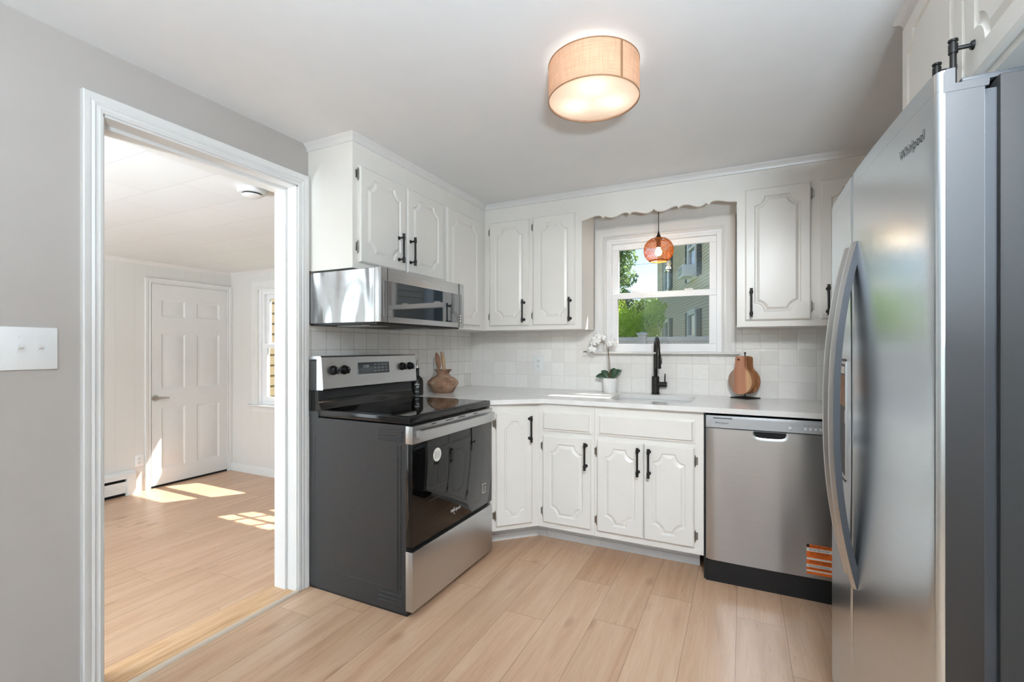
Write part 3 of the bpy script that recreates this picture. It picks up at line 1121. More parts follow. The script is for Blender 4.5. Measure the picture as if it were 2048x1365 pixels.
def sash(parent, pm, u0, u1, w0, w1, st, n0, n1, muntin=False, bot=None, topw=None, latch=False, screened=False):
    bot = bot or st
    topw = topw or st
    m = MB()
    m.box(u0, u1, w0, w0 + bot, n0, n1, 0.003, 1, pm).box(u0, u1, w1 - topw, w1, n0, n1, 0.003, 1, pm)
    m.box(u0, u0 + st, w0 + bot, w1 - topw, n0, n1, 0.003, 1, pm).box(u1 - st, u1, w0 + bot, w1 - topw, n0, n1, 0.003, 1, pm)
    if muntin:
        for k in (1, 2):
            uu = u0 + (u1 - u0) * k / 3
            m.box(uu - 0.011, uu + 0.011, w0 + bot, w1 - topw, n0 + 0.005, n1 - 0.005, pm=pm)
        ww = (w0 + w1) / 2
        m.box(u0 + st, u1 - st, ww - 0.011, ww + 0.011, n0 + 0.005, n1 - 0.005, pm=pm)
    s = m.build('sash', 'vinyl', parent, weld=False)
    nm_ = (n0 + n1) / 2
    MB().box(u0 + st - 0.004, u1 - st + 0.004, w0 + bot - 0.004, w1 - topw + 0.004, nm_ - 0.002, nm_ + 0.002, pm=pm).build('pane', 'glass', s, label='clear glass pane')
    if latch:
        for f in (0.25, 0.75):
            uu = u0 + (u1 - u0) * f
            m = MB()
            m.box(uu - 0.028, uu + 0.028, w1 - 0.001, w1 + 0.012, n0 + 0.004, n1 - 0.004, 0.005, 2, pm)
            m.build('sash_lock', 'plastic', s, label='white sash lock')
    return s


pw = BW(YB)
wk = thing('window_1', 'white double hung window over the sink', 'window', (-0.5, YB, 1.19))
struct(wk)
m = MB()
m.frame([(WX0, 1.200, -1, 0), (WX0, WZ1, -1, 1), (WX1, WZ1, 1, 1), (WX1, 1.200, 1, 0)], PROF_C(0.082, 0.020), pw)
m.build('casing', 'trim', wk)
m = MB()
m.box(-0.985, -0.015, 1.186, 1.200, 0.0085, 0.062, 0.005, 2, pw)
m.box(WX0, WX1, 1.186, 1.200, -0.02, 0.0085, pm=pw)
m.build('stool', 'trim', wk)
m = MB()
m.frame([(WX0 + 0.03, 1.2, -1, -1), (WX0 + 0.03, WZ1 - 0.03, -1, 1), (WX1 - 0.03, WZ1 - 0.03, 1, 1), (WX1 - 0.03, 1.2, 1, -1)],
        [(0, -0.09), (0, -0.012), (0.012, -0.012), (0.012, -0.002), (0.0305, -0.002), (0.0305, -0.09)], pw)
m.build('frame', 'vinyl', wk)
sash(wk, pw, WX0 + 0.030, WX1 - 0.030, 1.580, WZ1 - 0.03, 0.047, -0.078, -0.048, topw=0.042, bot=0.036)
sash(wk, pw, WX0 + 0.030, WX1 - 0.030, 1.200, 1.618, 0.047, -0.044, -0.014, bot=0.056, topw=0.042, latch=True)
MB().box(WX0 + 0.03, WX1 - 0.03, 1.2, 1.6, -0.086, -0.0855, pm=pw).build('insect_screen', 'screen', wk, label='grey insect screen')

# ------------------------------------------------------------------ dining room windows
pd = BW(DY)
wd = thing('window_2', 'white window seen through the doorway', 'window', (-4.3, DY, 0.6))
struct(wd)
m = MB()
m.frame([(D0, 0.600, -1, 0), (D0, DZ1, -1, 1), (D1, DZ1, 1, 1), (D1, 0.600, 1, 0)], PROF_C(0.098, 0.020), pd)
m.build('casing', 'trim', wd)
m = MB()
m.box(D0 - 0.14, D1 + 0.14, 0.585, 0.600, 0.0, 0.055, 0.004, 2, pd).box(D0 - 0.09, D1 + 0.09, 0.515, 0.585, 0.0, 0.014, 0.002, 1, pd)
m.build('stool', 'trim', wd)
m = MB()
m.frame([(D0 + 0.07, 0.64, -1, -1), (D0 + 0.07, DZ1 - 0.05, -1, 1), (D1 - 0.07, DZ1 - 0.05, 1, 1), (D1 - 0.07, 0.64, 1, -1)],
        [(0, -0.09), (0, -0.02), (0.03, -0.02), (0.03, -0.004), (0.0705, -0.004), (0.0705, -0.09)], pd, True)
m.build('frame', 'vinyl', wd)
sash(wd, pd, D0 + 0.07, D1 - 0.07, 1.235, DZ1 - 0.05, 0.05, -0.078, -0.048)
sash(wd, pd, D0 + 0.07, D1 - 0.07, 0.64, 1.272, 0.05, -0.044, -0.014)
we = thing('window_3', 'white grid window of the room beyond the doorway', 'window', (-2.8, DY, 0.6))
struct(we)
m = MB()
m.frame([(E0, 0.6, -1, -1), (E0, DZ1, -1, 1), (E1, DZ1, 1, 1), (E1, 0.6, 1, -1)], PROF_C(0.09, 0.02), pd, True)
m.build('casing', 'trim', we)
sash(we, pd, E0, E1, 1.235, DZ1, 0.05, -0.078, -0.048, True)
sash(we, pd, E0, E1, 0.6, 1.272, 0.05, -0.044, -0.014, True)

# dining room: cove, baseboard, door, heater
m = MB()
cp = [(0, 0), (0.035, 0), (0.022, -0.012), (0.010, -0.026), (0, -0.036)]
rings = [[m.v((x + sx * a, y + sy * a, DC + b)) for a, b in cp] for x, y, sx, sy in ((DX, DF, 1, 0), (DX, DY, 1, -1), (-2.16, DY, 0, -1))]
for A, B in zip(rings, rings[1:]):
    for j in range(len(cp)):
        m.face((A[j], A[(j + 1) % len(cp)], B[(j + 1) % len(cp)], B[j]))
struct(m.build('trim_9', 'trim'), 'white cove moulding of the room beyond the doorway', 'crown moulding')
m = MB()
m.prism([(DX, DY, DZ), (DX, DY - 0.014, DZ), (DX, DY - 0.014, DZ + 0.075), (DX, DY - 0.006, DZ + 0.088), (DX, DY, DZ + 0.088)], (3.13, 0, 0))
struct(m.build('baseboard_back', 'trim'), 'white baseboard under the window beyond the doorway', 'baseboard')

pl = LW(DX)
dr = thing('door_1', 'white six-panel door beyond the doorway', 'door', (DX, 3.0, DZ))
struct(dr)
m = MB()
S0, S1, ST = 2.616, 3.378, 1.872
m.frame([(S0 - 0.004, DZ, -1, 0), (S0 - 0.004, ST + 0.004, -1, 1), (S1 + 0.004, ST + 0.004, 1, 1), (S1 + 0.004, DZ, 1, 0)], PROF_C(0.052, 0.020), pl)
m.build('casing', 'trim', dr)
m = MB()
m.box(S0, S1, DZ + 0.022, ST, 0.0005, 0.006, pm=pl)
for (u0, u1) in ((2.706, 2.931), (3.048, 3.290)):
    for (w0, w1) in ((0.005, 0.622), (0.805, 1.370), (1.542, 1.716)):
        m.loops([rect(u0, u1, w0, w1, 0.006, pl), rect(u0 + 0.014, u1 - 0.014, w0 + 0.014, w1 - 0.014, 0.0015, pl),
                 rect(u0 + 0.036, u1 - 0.036, w0 + 0.036, w1 - 0.036, 0.0062, pl)], False, True)
# slab face is pierced where the panels sit: build it as strips
slab = MB()
us = [S0, 2.706, 2.931, 3.048, 3.290, S1]
ws = [DZ + 0.022, 0.005, 0.622, 0.805, 1.370, 1.542, 1.716, ST]
for i in range(5):
    for j in range(7):
        if i in (1, 3) and j in (1, 3, 5):
            u0, u1, w0, w1 = us[i], us[i + 1], ws[j], ws[j + 1]
            slab.loops([rect(u0, u1, w0, w1, 0.010, pl), rect(u0 + 0.014, u1 - 0.014, w0 + 0.014, w1 - 0.014, 0.002, pl),
                        rect(u0 + 0.020, u1 - 0.020, w0 + 0.020, w1 - 0.020, 0.002, pl),
                        rect(u0 + 0.040, u1 - 0.040, w0 + 0.040, w1 - 0.040, 0.009, pl)], False, True)
        else:
            slab.face(rect(us[i], us[i + 1], ws[j], ws[j + 1], 0.010, pl))
for a, b in (((S0, ws[0]), (S1, ws[0])), ((S1, ws[0]), (S1, ST)), ((S1, ST), (S0, ST)), ((S0, ST), (S0, ws[0]))):
    slab.face([pl(a[0], a[1], 0.010), pl(b[0], b[1], 0.010), pl(b[0], b[1], 0.0005), pl(a[0], a[1], 0.0005)])
m.bm.free()
slab.build('slab', 'trim', dr, angle=20)
m = MB()
m.cyl(pl(2.650, 0.722, 0.010), pl(2.650, 0.722, 0.020), 0.032, 0.028, 24).cyl(pl(2.650, 0.722, 0.02), pl(2.650, 0.722, 0.055), 0.013, seg=14)
m.tube([pl(2.642, 0.722, 0.055), pl(2.68, 0.725, 0.057), pl(2.72, 0.723, 0.055), pl(2.757, 0.720, 0.052)], [0.011, 0.010, 0.009, 0.007], 12)
m.build('lever_handle', 'nickel', dr, label='satin nickel lever handle')
for w in (0.09, 0.86, 1.63):
    MB().box(S1 - 0.004, S1 + 0.008, w - 0.045, w + 0.045, 0.010, 0.018, 0.003, 1, pl).build('hinge', 'trim', dr)
MB().box(S0, S1, DZ, DZ + 0.020, 0.0, 0.010, pm=pl).build('sill', 'dark', dr, label='dark gap and sill under the door')

ht = thing('baseboard_heater', 'white baseboard heater on the floor left of the far door', 'heater', (DX + 0.04, 1.6, DZ))
m = MB()
hy0, hy1 = 0.4, 2.385
m.prism([pl(hy0, w, n) for n, w in ((0.001, 0.052), (0.030, 0.052), (0.062, 0.030), (0.066, -0.012), (0.062, -0.012), (0.058, 0.022), (0.028, 0.044), (0.001, 0.044))], (0, hy1 - hy0, 0))
m.build('hood', 'trim', ht)
m = MB()
m.box(hy0, hy1, -0.145, -0.040, 0.052, 0.056, pm=pl)
m.box(hy0, hy1, -0.098, -0.090, 0.056, 0.061, 0.001, 1, pl)
for k in range(14):
    u = hy1 - 0.055 - k * 0.085
    m.box(u - 0.028, u + 0.028, -0.088, -0.066, 0.056, 0.059, 0.002, 1, pl)
m.build('front_panel', 'trim', ht, weld=False)
MB().box(hy0, hy1, DZ + 0.002, 0.04, 0.002, 0.03, pm=pl).build('core', 'dark', ht, label='dark heater core')
m = MB()
m.prism([pl(2.385, w, n) for n, w in ((0.001, DZ + 0.002), (0.001, 0.050), (0.034, 0.050), (0.066, 0.030), (0.070, DZ + 0.002))], (0, 0.072, 0))
m.build('end_cap', 'trim', ht)

sm = thing('smoke_detector', 'round white smoke detector on the ceiling beyond the doorway', 'smoke detector', (-2.365, 1.648, DC))
MB().lathe([(0.066, 0), (0.072, -0.004), (0.070, -0.022), (0.064, -0.028), (0.05, -0.029), (0.001, -0.029)], (-2.365, 1.648, DC), 36).build('housing', 'plastic', sm)
MB().lathe([(0.047, -0.029), (0.047, -0.036), (0.001, -0.036)], (-2.365, 1.648, DC), 30, False).build('vent_ring', 'dark', sm, label='dark slotted vent ring')
MB().lathe([(0.049, -0.036), (0.050, -0.039), (0.040, -0.044), (0.015, -0.048), (0.001, -0.048)], (-2.365, 1.648, DC), 30).build('dome', 'plastic', sm)


# ------------------------------------------------------------------ wall plates
def screw(m, pm, u, w, n):
    m.cyl(pm(u, w, n), pm(u, w, n + 0.001), 0.0032, seg=10)


sw = thing('light_switch', 'white double toggle switch plate on the wall left of the doorway', 'light switch', (XL, 0.657, 1.227))
p = LW(XL)
MB().box(0.588, 0.725, 1.159, 1.294, 0.0005, 0.007, 0.003, 2, p).build('plate', 'plastic', sw)
for u in (0.634, 0.681):
    m = MB()
    m.box(u - 0.0055, u + 0.0055, 1.215, 1.239, 0.007, 0.0085, pm=p)
    m.prism([p(u - 0.004, 1.224, 0.008), p(u + 0.004, 1.224, 0.008), p(u + 0.004, 1.236, 0.008), p(u - 0.004, 1.236, 0.008)], (0.012, 0, 0.006))
    m.build('toggle', 'plastic', sw)
for u in (0.634, 0.681):
    for w in (1.190, 1.264):
        m = MB()
        screw(m, p, u, w, 0.007)
        m.build('screw', 'plastic', sw)


def outlet(label, pm, u, w, base, hw=0.0415, hh=0.0645):
    t = thing('power_outlet', label, 'power outlet', base)
    MB().box(u - hw, u + hw, w - hh, w + hh, 0.0005, 0.006, 0.002, 2, pm).build('plate', 'plastic', t)
    for s in (-1, 1):
        m = MB()
        m.box(u - 0.014, u + 0.014, w + s * 0.020 - 0.013, w + s * 0.020 + 0.013, 0.006, 0.0075, 0.002, 1, pm)
        r = m.build('receptacle', 'plastic', t)
        m = MB()
        m.box(u - 0.0075, u - 0.0050, w + s * 0.020 - 0.002, w + s * 0.020 + 0.007, 0.0075, 0.0078, pm=pm)
        m.box(u + 0.0050, u + 0.0075, w + s * 0.020 - 0.002, w + s * 0.020 + 0.007, 0.0075, 0.0078, pm=pm)
        m.cyl(pm(u, w + s * 0.020 - 0.007, 0.0075), pm(u, w + s * 0.020 - 0.007, 0.0078), 0.0026, seg=10)
        m.build('slot', 'dark', r)
    return t


outlet('white double power outlet on the tile left of the orchid', BW(YB - 0.008), -1.408, 1.107, (-1.408, YB, 1.107))
outlet('white power outlet on the tile behind the clay vase', LW(XL + 0.008), 2.842, 1.090, (XL, 2.842, 1.09))
outlet('white power outlet on the far panelled wall at the doorway edge', LW(DX), 2.515, 0.125, (DX, 2.515, 0.125), 0.038, 0.06)

# ------------------------------------------------------------------ cooker
rg = thing('range_cooker', 'black and stainless steel electric range with glass cooktop', 'cooker', (-1.68, 2.08, 0))
RY0, RY1 = 1.700, 2.456
m = MB()
m.box(-1.995, -1.373, RY0 + 0.004, RY1 - 0.004, 0.014, 0.874)
ps = BW(RY0 + 0.004)
m.box(-1.998, -1.930, RY0 + 0.004, RY1 - 0.004, 0.874, 1.160)
# pressed ribs and panel line on the side
for w in (0.842, 0.822, 0.802):
    m.tube([ps(-1.535, w, 0.0), ps(-1.395, w, 0.0)], 0.0045, 8, flat=1.0)
for w in (0.090, 0.070, 0.050):
    m.tube([ps(-1.535, w, 0.0), ps(-1.395, w, 0.0)], 0.0035, 8)
for u in (-1.425, -1.405):
    m.tube([ps(u, 0.115, 0.0), ps(u, 0.780, 0.0)], 0.0045, 8)
m.tube([ps(-1.955, 0.78, -0.001), ps(-1.955, 0.115, -0.001), ps(-1.44, 0.115, -0.001)], 0.0025, 6)
m.build('side_panels', 'range_side', rg, weld=False)
m = MB()
m.box(-1.992, -1.372, RY0 + 0.012, RY1 - 0.012, 0.0, 0.016)
m.build('foot_rail', 'black_plastic', rg)
# cooktop
m = MB()
m.box(-1.930, -1.350, RY0, RY1, 0.880, 0.9155, 0.006, 3)
m.build('cooktop_frame', 'black_gloss', rg)
MB().box(-1.895, -1.366, RY0 + 0.016, RY1 - 0.016, 0.9150, 0.9166).build('cooktop_glass', 'black_glass', rg, label='glossy black ceramic cooktop')
# back guard: black riser, steel console
m = MB()
sec = [(-1.998, 0.905), (-1.905, 0.905), (-1.912, 0.925), (-1.926, 0.945), (-1.932, 0.975), (-1.932, 1.000), (-1.945, 1.012), (-1.998, 1.012)]
m.prism([(x, RY0 + 0.003, z) for x, z in sec], (0, RY1 - RY0 - 0.006, 0))
m.build('riser', 'black_gloss', rg)
con = [(-1.998, 1.170), (-1.998, 1.186), (-1.914, 1.187), (-1.906, 1.180), (-1.893, 1.020), (-1.900, 1.013), (-1.940, 1.013), (-1.940, 1.17)]
m = MB()
m.prism([(x, RY0 + 0.001, z) for x, z in con], (0, RY1 - RY0 - 0.002, 0))
console = m.build('control_console', 'steel', rg, angle=30)


def PC(u, w, n):     # sloped console face, w measured as height
    k = (w - 1.020) / 0.160
    return Vector((-1.893 - 0.013 * k + n, u, w))


for u, w in ((1.772, 1.112), (1.848, 1.112), (2.318, 1.114), (2.393, 1.114)):
    m = MB()
    m.cyl(PC(u, w, 0.0), PC(u, w, 0.006), 0.0245, 0.0245, 28)
    m.cyl(PC(u, w, 0.006), PC(u, w, 0.026), 0.0215, 0.0185, 28)
    m.box(u - 0.0045, u + 0.0045, w - 0.019, w + 0.019, 0.026, 0.034, 0.002, 2, PC)
    k = m.build('knob', 'black_plastic', console, label='black control knob')
    MB().box(u - 0.001, u + 0.001, w + 0.004, w + 0.018, 0.034, 0.0345, pm=PC).build('pointer', 'white_ink', k)
m = MB()
m.box(1.948, 2.200, 1.083, 1.147, 0.0, 0.0025, 0.001, 1, PC)
disp = m.build('display', 'panel_glass', console, label='grey glass control display')
m = MB()
for i in range(4):
    for j in range(3):
        m.text(('BAKE', 'BROIL', 'KEEP', 'OVEN', 'START', 'OFF', 'TIMER', 'CLEAN', 'LIGHT', 'WARM', 'ON', 'LOCK')[i * 3 + j], 0.0075, PC, 2.080 + i * 0.030, 1.097 + j * 0.018, 0.0027)
m.build('lettering', 'white_ink', disp, weld=False)
MB().text('12:00', 0.022, PC, 2.005, 1.125, 0.0027).build('clock_digits', 'white_ink', disp, weld=False)
for u in (1.772, 1.848, 2.318, 2.393):
    m = MB()
    for a in range(-4, 5):
        t_ = R(a * 32 + 90)
        m.cyl(PC(u + 0.033 * math.cos(t_), 1.113 + 0.033 * math.sin(t_), 0.0), PC(u + 0.033 * math.cos(t_), 1.113 + 0.033 * math.sin(t_), 0.0004), 0.0014, seg=8)
    m.text('OFF', 0.006, PC, u, 1.153, 0.0004)
    m.build('dial_marks', 'black_ink', console, weld=False)
# door
px = LW(-1.375)
m = MB()
m.box(RY0 + 0.002, RY1 - 0.004, 0.322, 0.790, 0.0, 0.038, 0.003, 2, px)
door = m.build('oven_door', 'black_glass', rg, label='black glass oven door')
m = MB()
m.box(RY0 + 0.001, RY1 - 0.003, 0.790, 0.872, 0.0, 0.040, 0.003, 2, px)
m.build('door_band', 'steel', door)
for a, b in ((1.845, 1.885), (1.965, 2.035), (2.080, 2.150), (2.235, 2.275)):
    MB().box(a, b, 0.862, 0.866, 0.0395, 0.0405, pm=px).build('vent_slot', 'dark', door)
m = MB()
for i in range(17):
    pass
hy = [RY0 + 0.028 + (RY1 - RY0 - 0.058) * i / 16 for i in range(17)]
ring = []
for i, y in enumerate(hy):
    k = (i - 8) / 8
    bow = 0.083 - 0.014 * k * k
    ring.append([m.v(px(y, w, n)) for w, n in ((0.813, bow - 0.008), (0.813, bow), (0.851, bow + 0.003), (0.853, bow - 0.006))])
for A, B in zip(ring, ring[1:]):
    for j in range(4):
        m.face((A[j], A[(j + 1) % 4], B[(j + 1) % 4], B[j]))
m.face(ring[0])
m.face(ring[-1])
for y in (hy[0] + 0.004, hy[-1] - 0.024):
    m.box(y, y + 0.020, 0.816, 0.850, 0.038, 0.066, 0.002, 1, px)
m.build('door_handle', 'steel', door, weld=False, label='wide stainless handle bar')
m = MB()
m.lathe([(0.033, 0.0), (0.033, 0.0005), (0.0001, 0.0005)], px(1.895, 0.708, 0.0383), 36, axis=(1, 0, 0))
for k_ in (m,):
    pass
st = m.build('round_sticker', 'label_white', door, label='round white sticker')
m = MB()
for k in range(5):
    m.box(1.877 + k * 0.009, 1.879 + k * 0.009, 0.692 - 0.003 * (k % 2), 0.726 - 0.004 * (k % 3), 0.0389, 0.0391, pm=px)
m.build('sticker_print', 'black_ink', st, weld=False)
m = MB()
m.box(2.337, 2.376, 0.394, 0.446, 0.0381, 0.0384, pm=px)
st = m.build('square_sticker', 'label_white', door, label='small square white sticker')
m = MB()
m.box(2.340, 2.373, 0.398, 0.442, 0.0384, 0.0386, pm=px)
sb = m.build('sticker_print', 'black_ink', st)
m = MB()
m.text('A2', 0.016, px, 2.356, 0.429, 0.0388).text('2024', 0.013, px, 2.356, 0.408, 0.0388)
m.box(2.341, 2.372, 0.418, 0.4195, 0.0386, 0.0388, pm=px)
m.build('sticker_lettering', 'white_ink', sb, weld=False)
m = MB()
m.text('Whirlpool', 0.022, px, 2.058, 0.391, 0.0385, 0.12, 0.00015)
m.tube([px(2.05 + 0.012 * math.cos(R(a)), 0.388 + 0.017 * math.sin(R(a)), 0.0386) for a in range(100, 300, 20)], 0.0007, 6)
m.build('logo', 'white_ink', door, weld=False)
for y0, y1, z0 in ((1.829, 1.985, 0.553), (1.829, 1.985, 0.498)):
    MB().box(y0, y1, z0, z0 + 0.0022, 0.0381, 0.0383, pm=px).build('rack_line', 'dark_steel_ink', door)
m = MB()
m.box(RY0 + 0.001, RY1 - 0.004, 0.030, 0.302, 0.0, 0.040, 0.004, 2, px)
m.build('storage_drawer', 'steel', rg, label='stainless bottom drawer')

# ------------------------------------------------------------------ microwave
mw = thing('microwave', 'stainless over-range microwave between wall cabinet and cooker', 'microwave', (-1.77, 2.075, 1.35))
MY0, MY1 = 1.712, 2.446
m = MB()
m.box(-2.010, -1.572, MY0, MY1, 1.352, 1.612, 0.002, 1)
m.build('body', 'steel_mw', mw)
MB().box(-2.005, -1.56, MY0 + 0.01, MY1 - 0.01, 1.343, 1.352).build('underside', 'black_plastic', mw, label='black vented underside')
for y in (1.80, 2.26):
    MB().box(-1.90, -1.68, y, y + 0.14, 1.340, 1.343).build('grease_filter', 'grey_plastic', mw, label='grey mesh grease filter')
pmw = LW(-1.570)
m = MB()
m.box(MY0, MY1, 1.351, 1.613, 0.0, 0.043, 0.004, 2, pmw)
dm = m.build('door', 'steel', mw, label='stainless door')
m = MB()
m.box(1.730, 2.416, 1.378, 1.549, 0.0428, 0.0440, 0.0004, 1, pmw)
m.build('window', 'smoked_glass', dm, label='dark glass window')
for u in (1.757, 2.390):
    MB().box(u - 0.0009, u + 0.0009, 1.352, 1.612, 0.0425, 0.0444, pm=pmw).build('seam', 'dark', dm)
for k in range(3):
    MB().box(2.398, 2.408, 1.385 + k * 0.016, 1.394 + k * 0.016, 0.0441, 0.0446, pm=pmw).build('button', 'white_ink', dm)
m = MB()
m.text('Whirlpool', 0.020, pmw, 2.072, 1.581, 0.0436, 0.12, 0.0001)
m.build('logo', 'white_ink', dm, weld=False)
MB().box(-2.0115, -1.998, 1.7125, 1.7155, 1.345, 1.625).build('wall_edge', 'brown', mw, label='raw brown board edge at the wall')

# ------------------------------------------------------------------ dishwasher
dw = thing('dishwasher', 'stainless steel dishwasher under the worktop beside the sink doors', 'dishwasher', (0.128, 3.0, 0))
pdw = BW(2.680)
A0, A1 = -0.174, 0.431
MB().box(A0 + 0.01, A1 - 0.006, 2.715, 3.30, 0.02, 0.870).build('tub', 'black_plastic', dw)
MB().box(-0.184, -0.1755, 2.70, 2.9, 0.0, 0.886).build('side_strip', 'black_plastic', dw)
MB().box(A0, A1, 2.686, 2.712, 0.0, 0.108).build('kick_plate', 'black_plastic', dw, label='black kick plate')
# door with gentle outward curve
m = MB()
NX, NZ = 24, 14
front = []
for j in range(NZ + 1):
    w = 0.114 + (0.806 - 0.114) * j / NZ
    row = []
    for i in range(NX + 1):
        k = i / NX * 2 - 1
        e = 0.010 * max(0.0, abs(k) - 0.93) / 0.07
        row.append(m.v(pdw(A0 + (A1 - A0) * i / NX, w, 0.004 * (1 - k * k) - e)))
    front.append(row)
for j in range(NZ):
    for i in range(NX):
        m.face((front[j][i], front[j][i + 1], front[j + 1][i + 1], front[j + 1][i]))
m.box(A0, A1, 2.694, 2.714, 0.114, 0.806)
drd = m.build('door', 'steel_dw', dw, weld=False, label='brushed stainless door')
# pocket handle
m = MB()
HC, HW = 0.123, 0.082


def pocket(s, dn, wd_):
    out = []
    for i in range(13):
        a = math.pi * (1 + i / 12)
        out.append(pdw(HC + s * HW * math.copysign(abs(math.cos(a)) ** 0.45, math.cos(a)), 0.8045 + wd_ * math.copysign(abs(math.sin(a)) ** 0.6, math.sin(a)), dn))
    return out


m.loops([pocket(1.0, 0.0045, 0.046), pocket(1.0, 0.0075, 0.046), pocket(0.94, 0.0075, 0.041), pocket(0.86, 0.0048, 0.032)], False, False)
m.build('pocket_handle', 'steel', drd, label='polished pocket handle rim')
m = MB()
q = pocket(0.86, 0.0049, 0.032)
m.prism(q, (0, 0.0003, 0))
m.build('pocket_recess', 'dark', drd, label='dark finger recess')
m = MB()
m.box(A0, A1, 0.810, 0.874, -0.012, 0.003, 0.003, 2, pdw)
cp_ = m.build('control_panel', 'grey_plastic', dw, label='grey control panel')
m = MB()
m.prism([pdw(u, w, 0.003) for u, w in ((-0.148, 0.812), (-0.148, 0.858), (-0.144, 0.862), (A1, 0.862), (A1, 0.812))], (0, -0.003, 0))
m.build('fascia', 'grey_plastic', cp_)
MB().box(-0.138, -0.048, 0.860, 0.864, 0.0055, 0.0068, pm=pdw).build('vent', 'dark', cp_)
m = MB()
m.text('Whirlpool', 0.0155, pdw, -0.099, 0.837, 0.0064, 0.1, 0.0)
m.build('logo', 'black_ink', cp_, weld=False)
for k in range(4):
    MB().cyl(pdw(0.212 + k * 0.011, 0.848, 0.006), pdw(0.212 + k * 0.011, 0.848, 0.0064), 0.0014, seg=8).build('indicator_light', 'black_ink', cp_)
m = MB()
for k in range(8):
    m.text(('Heavy', 'Normal', '1 Hour', 'Rinse', 'Dry', 'Delay', 'Lock', 'Start')[k], 0.006, pdw, 0.272 + (k % 8) * 0.021, 0.849, 0.0064)
m.text('Cycle', 0.006, pdw, 0.214, 0.822, 0.0064)
m.build('lettering', 'black_ink', cp_, weld=False)
for u in (0.209, 0.274, 0.295, 0.316, 0.337, 0.358, 0.379):
    MB().box(u - 0.005, u + 0.005, 0.828, 0.840, 0.006, 0.0072, 0.001, 1, pdw).build('button', 'plastic', cp_)
# orange registration label
m = MB()
m.box(0.279, 0.384, 0.134, 0.277, 0.0045, 0.0052, pm=pdw)
st = m.build('sticker', 'orange', drd, label='orange registration sticker')
for a, b in ((0.244, 0.260), (0.204, 0.213), (0.168, 0.181), (0.147, 0.154)):
    MB().box(0.279, 0.384, a, b, 0.0052, 0.0054, pm=pdw).build('sticker_band', 'label_white', st)
m = MB()
for txt, size, u, w, sx in (('IMPORTANT!', 0.0165, 0.335, 0.2680, 0.86), ('REGISTER NOW', 0.0135, 0.331, 0.2520, 0.86), ('CALL 1-800-000-3381', 0.0110, 0.331, 0.2370, 0.80),
                            ('VISIT OUR SITE AND REGISTER', 0.0064, 0.331, 0.2270, 0.80), ('ONLINE TODAY', 0.0060, 0.331, 0.2190, 0.80),
                            ('IMPORTANTE!', 0.0160, 0.333, 0.1930, 0.86), ('ENREGISTREZ MAINTENANT', 0.0086, 0.331, 0.1740, 0.80), ('APPELEZ LE 1-800-000-3381', 0.0086, 0.331, 0.1625, 0.80)):
    m.text(txt, size, pdw, u, w, 0.0058, 0, 0, sx)
m.box(0.279, 0.291, 0.263, 0.277, 0.0053, 0.0056, pm=pdw)
m.build('sticker_lettering', 'black_ink', st, weld=False)

# ------------------------------------------------------------------ refrigerator
fr = thing('refrigerator', 'stainless side-by-side refrigerator at the right', 'refrigerator', (0.68, 1.54, 0))
F0, FG, F1, FT = 1.083, 1.632, 1.998, 1.720


def fx(y):
    return 0.2795 + 0.028 * ((1.75 - y) / 0.65) ** 2


MB().box(0.394, XR - 0.02, 1.086, 1.996, 0.02, 1.700, 0.006, 2).build('case', 'fridge_body', fr, label='dark grey cabinet case')
MB().box(0.376, 0.394, 1.096, 1.986, 0.08, 1.68).build('gasket', 'rubber', fr)
MB().box(0.40, 1.0, 1.10, 1.98, 0.0, 0.02).build('foot', 'black_plastic', fr)
MB().box(0.345, 0.394, 1.10, 1.98, 0.012, 0.072).build('grille', 'black_plastic', fr)


def fridge_door(y0, y1):
    """outline in plan, extruded up"""
    out = []
    n = 22
    rad = 0.012
    for i in range(n + 1):
        y = y0 + (y1 - y0) * i / n
        e = min(y - y0, y1 - y)
        r_ = 0.0 if e >= rad else rad - math.sqrt(max(0, rad * rad - (rad - e) ** 2))
        out.append((fx(y) + r_, y))
    # finer rounding at both ends
    ends0 = [(fx(y0) + rad - rad * math.sin(a), y0 + rad - rad * math.cos(a)) for a in (0, 0.35, 0.7, 1.05, 1.4)]
    ends1 = [(fx(y1) + rad - rad * math.sin(a), y1 - rad + rad * math.cos(a)) for a in (1.4, 1.05, 0.7, 0.35, 0)]
    mid = [q for q in out if y0 + rad < q[1] < y1 - rad]
    return [(0.374, y0)] + ends0 + mid + ends1 + [(0.374, y1)]


doors = []
for y0, y1 in ((F0, FG - 0.003), (FG + 0.003, F1)):
    m = MB()
    lp = fridge_door(y0, y1)
    m.prism([(x, y, 0.075) for x, y in lp], (0, 0, FT - 0.035 - 0.075))
    doors.append(m.build('door', 'steel_fridge', fr, angle=50))
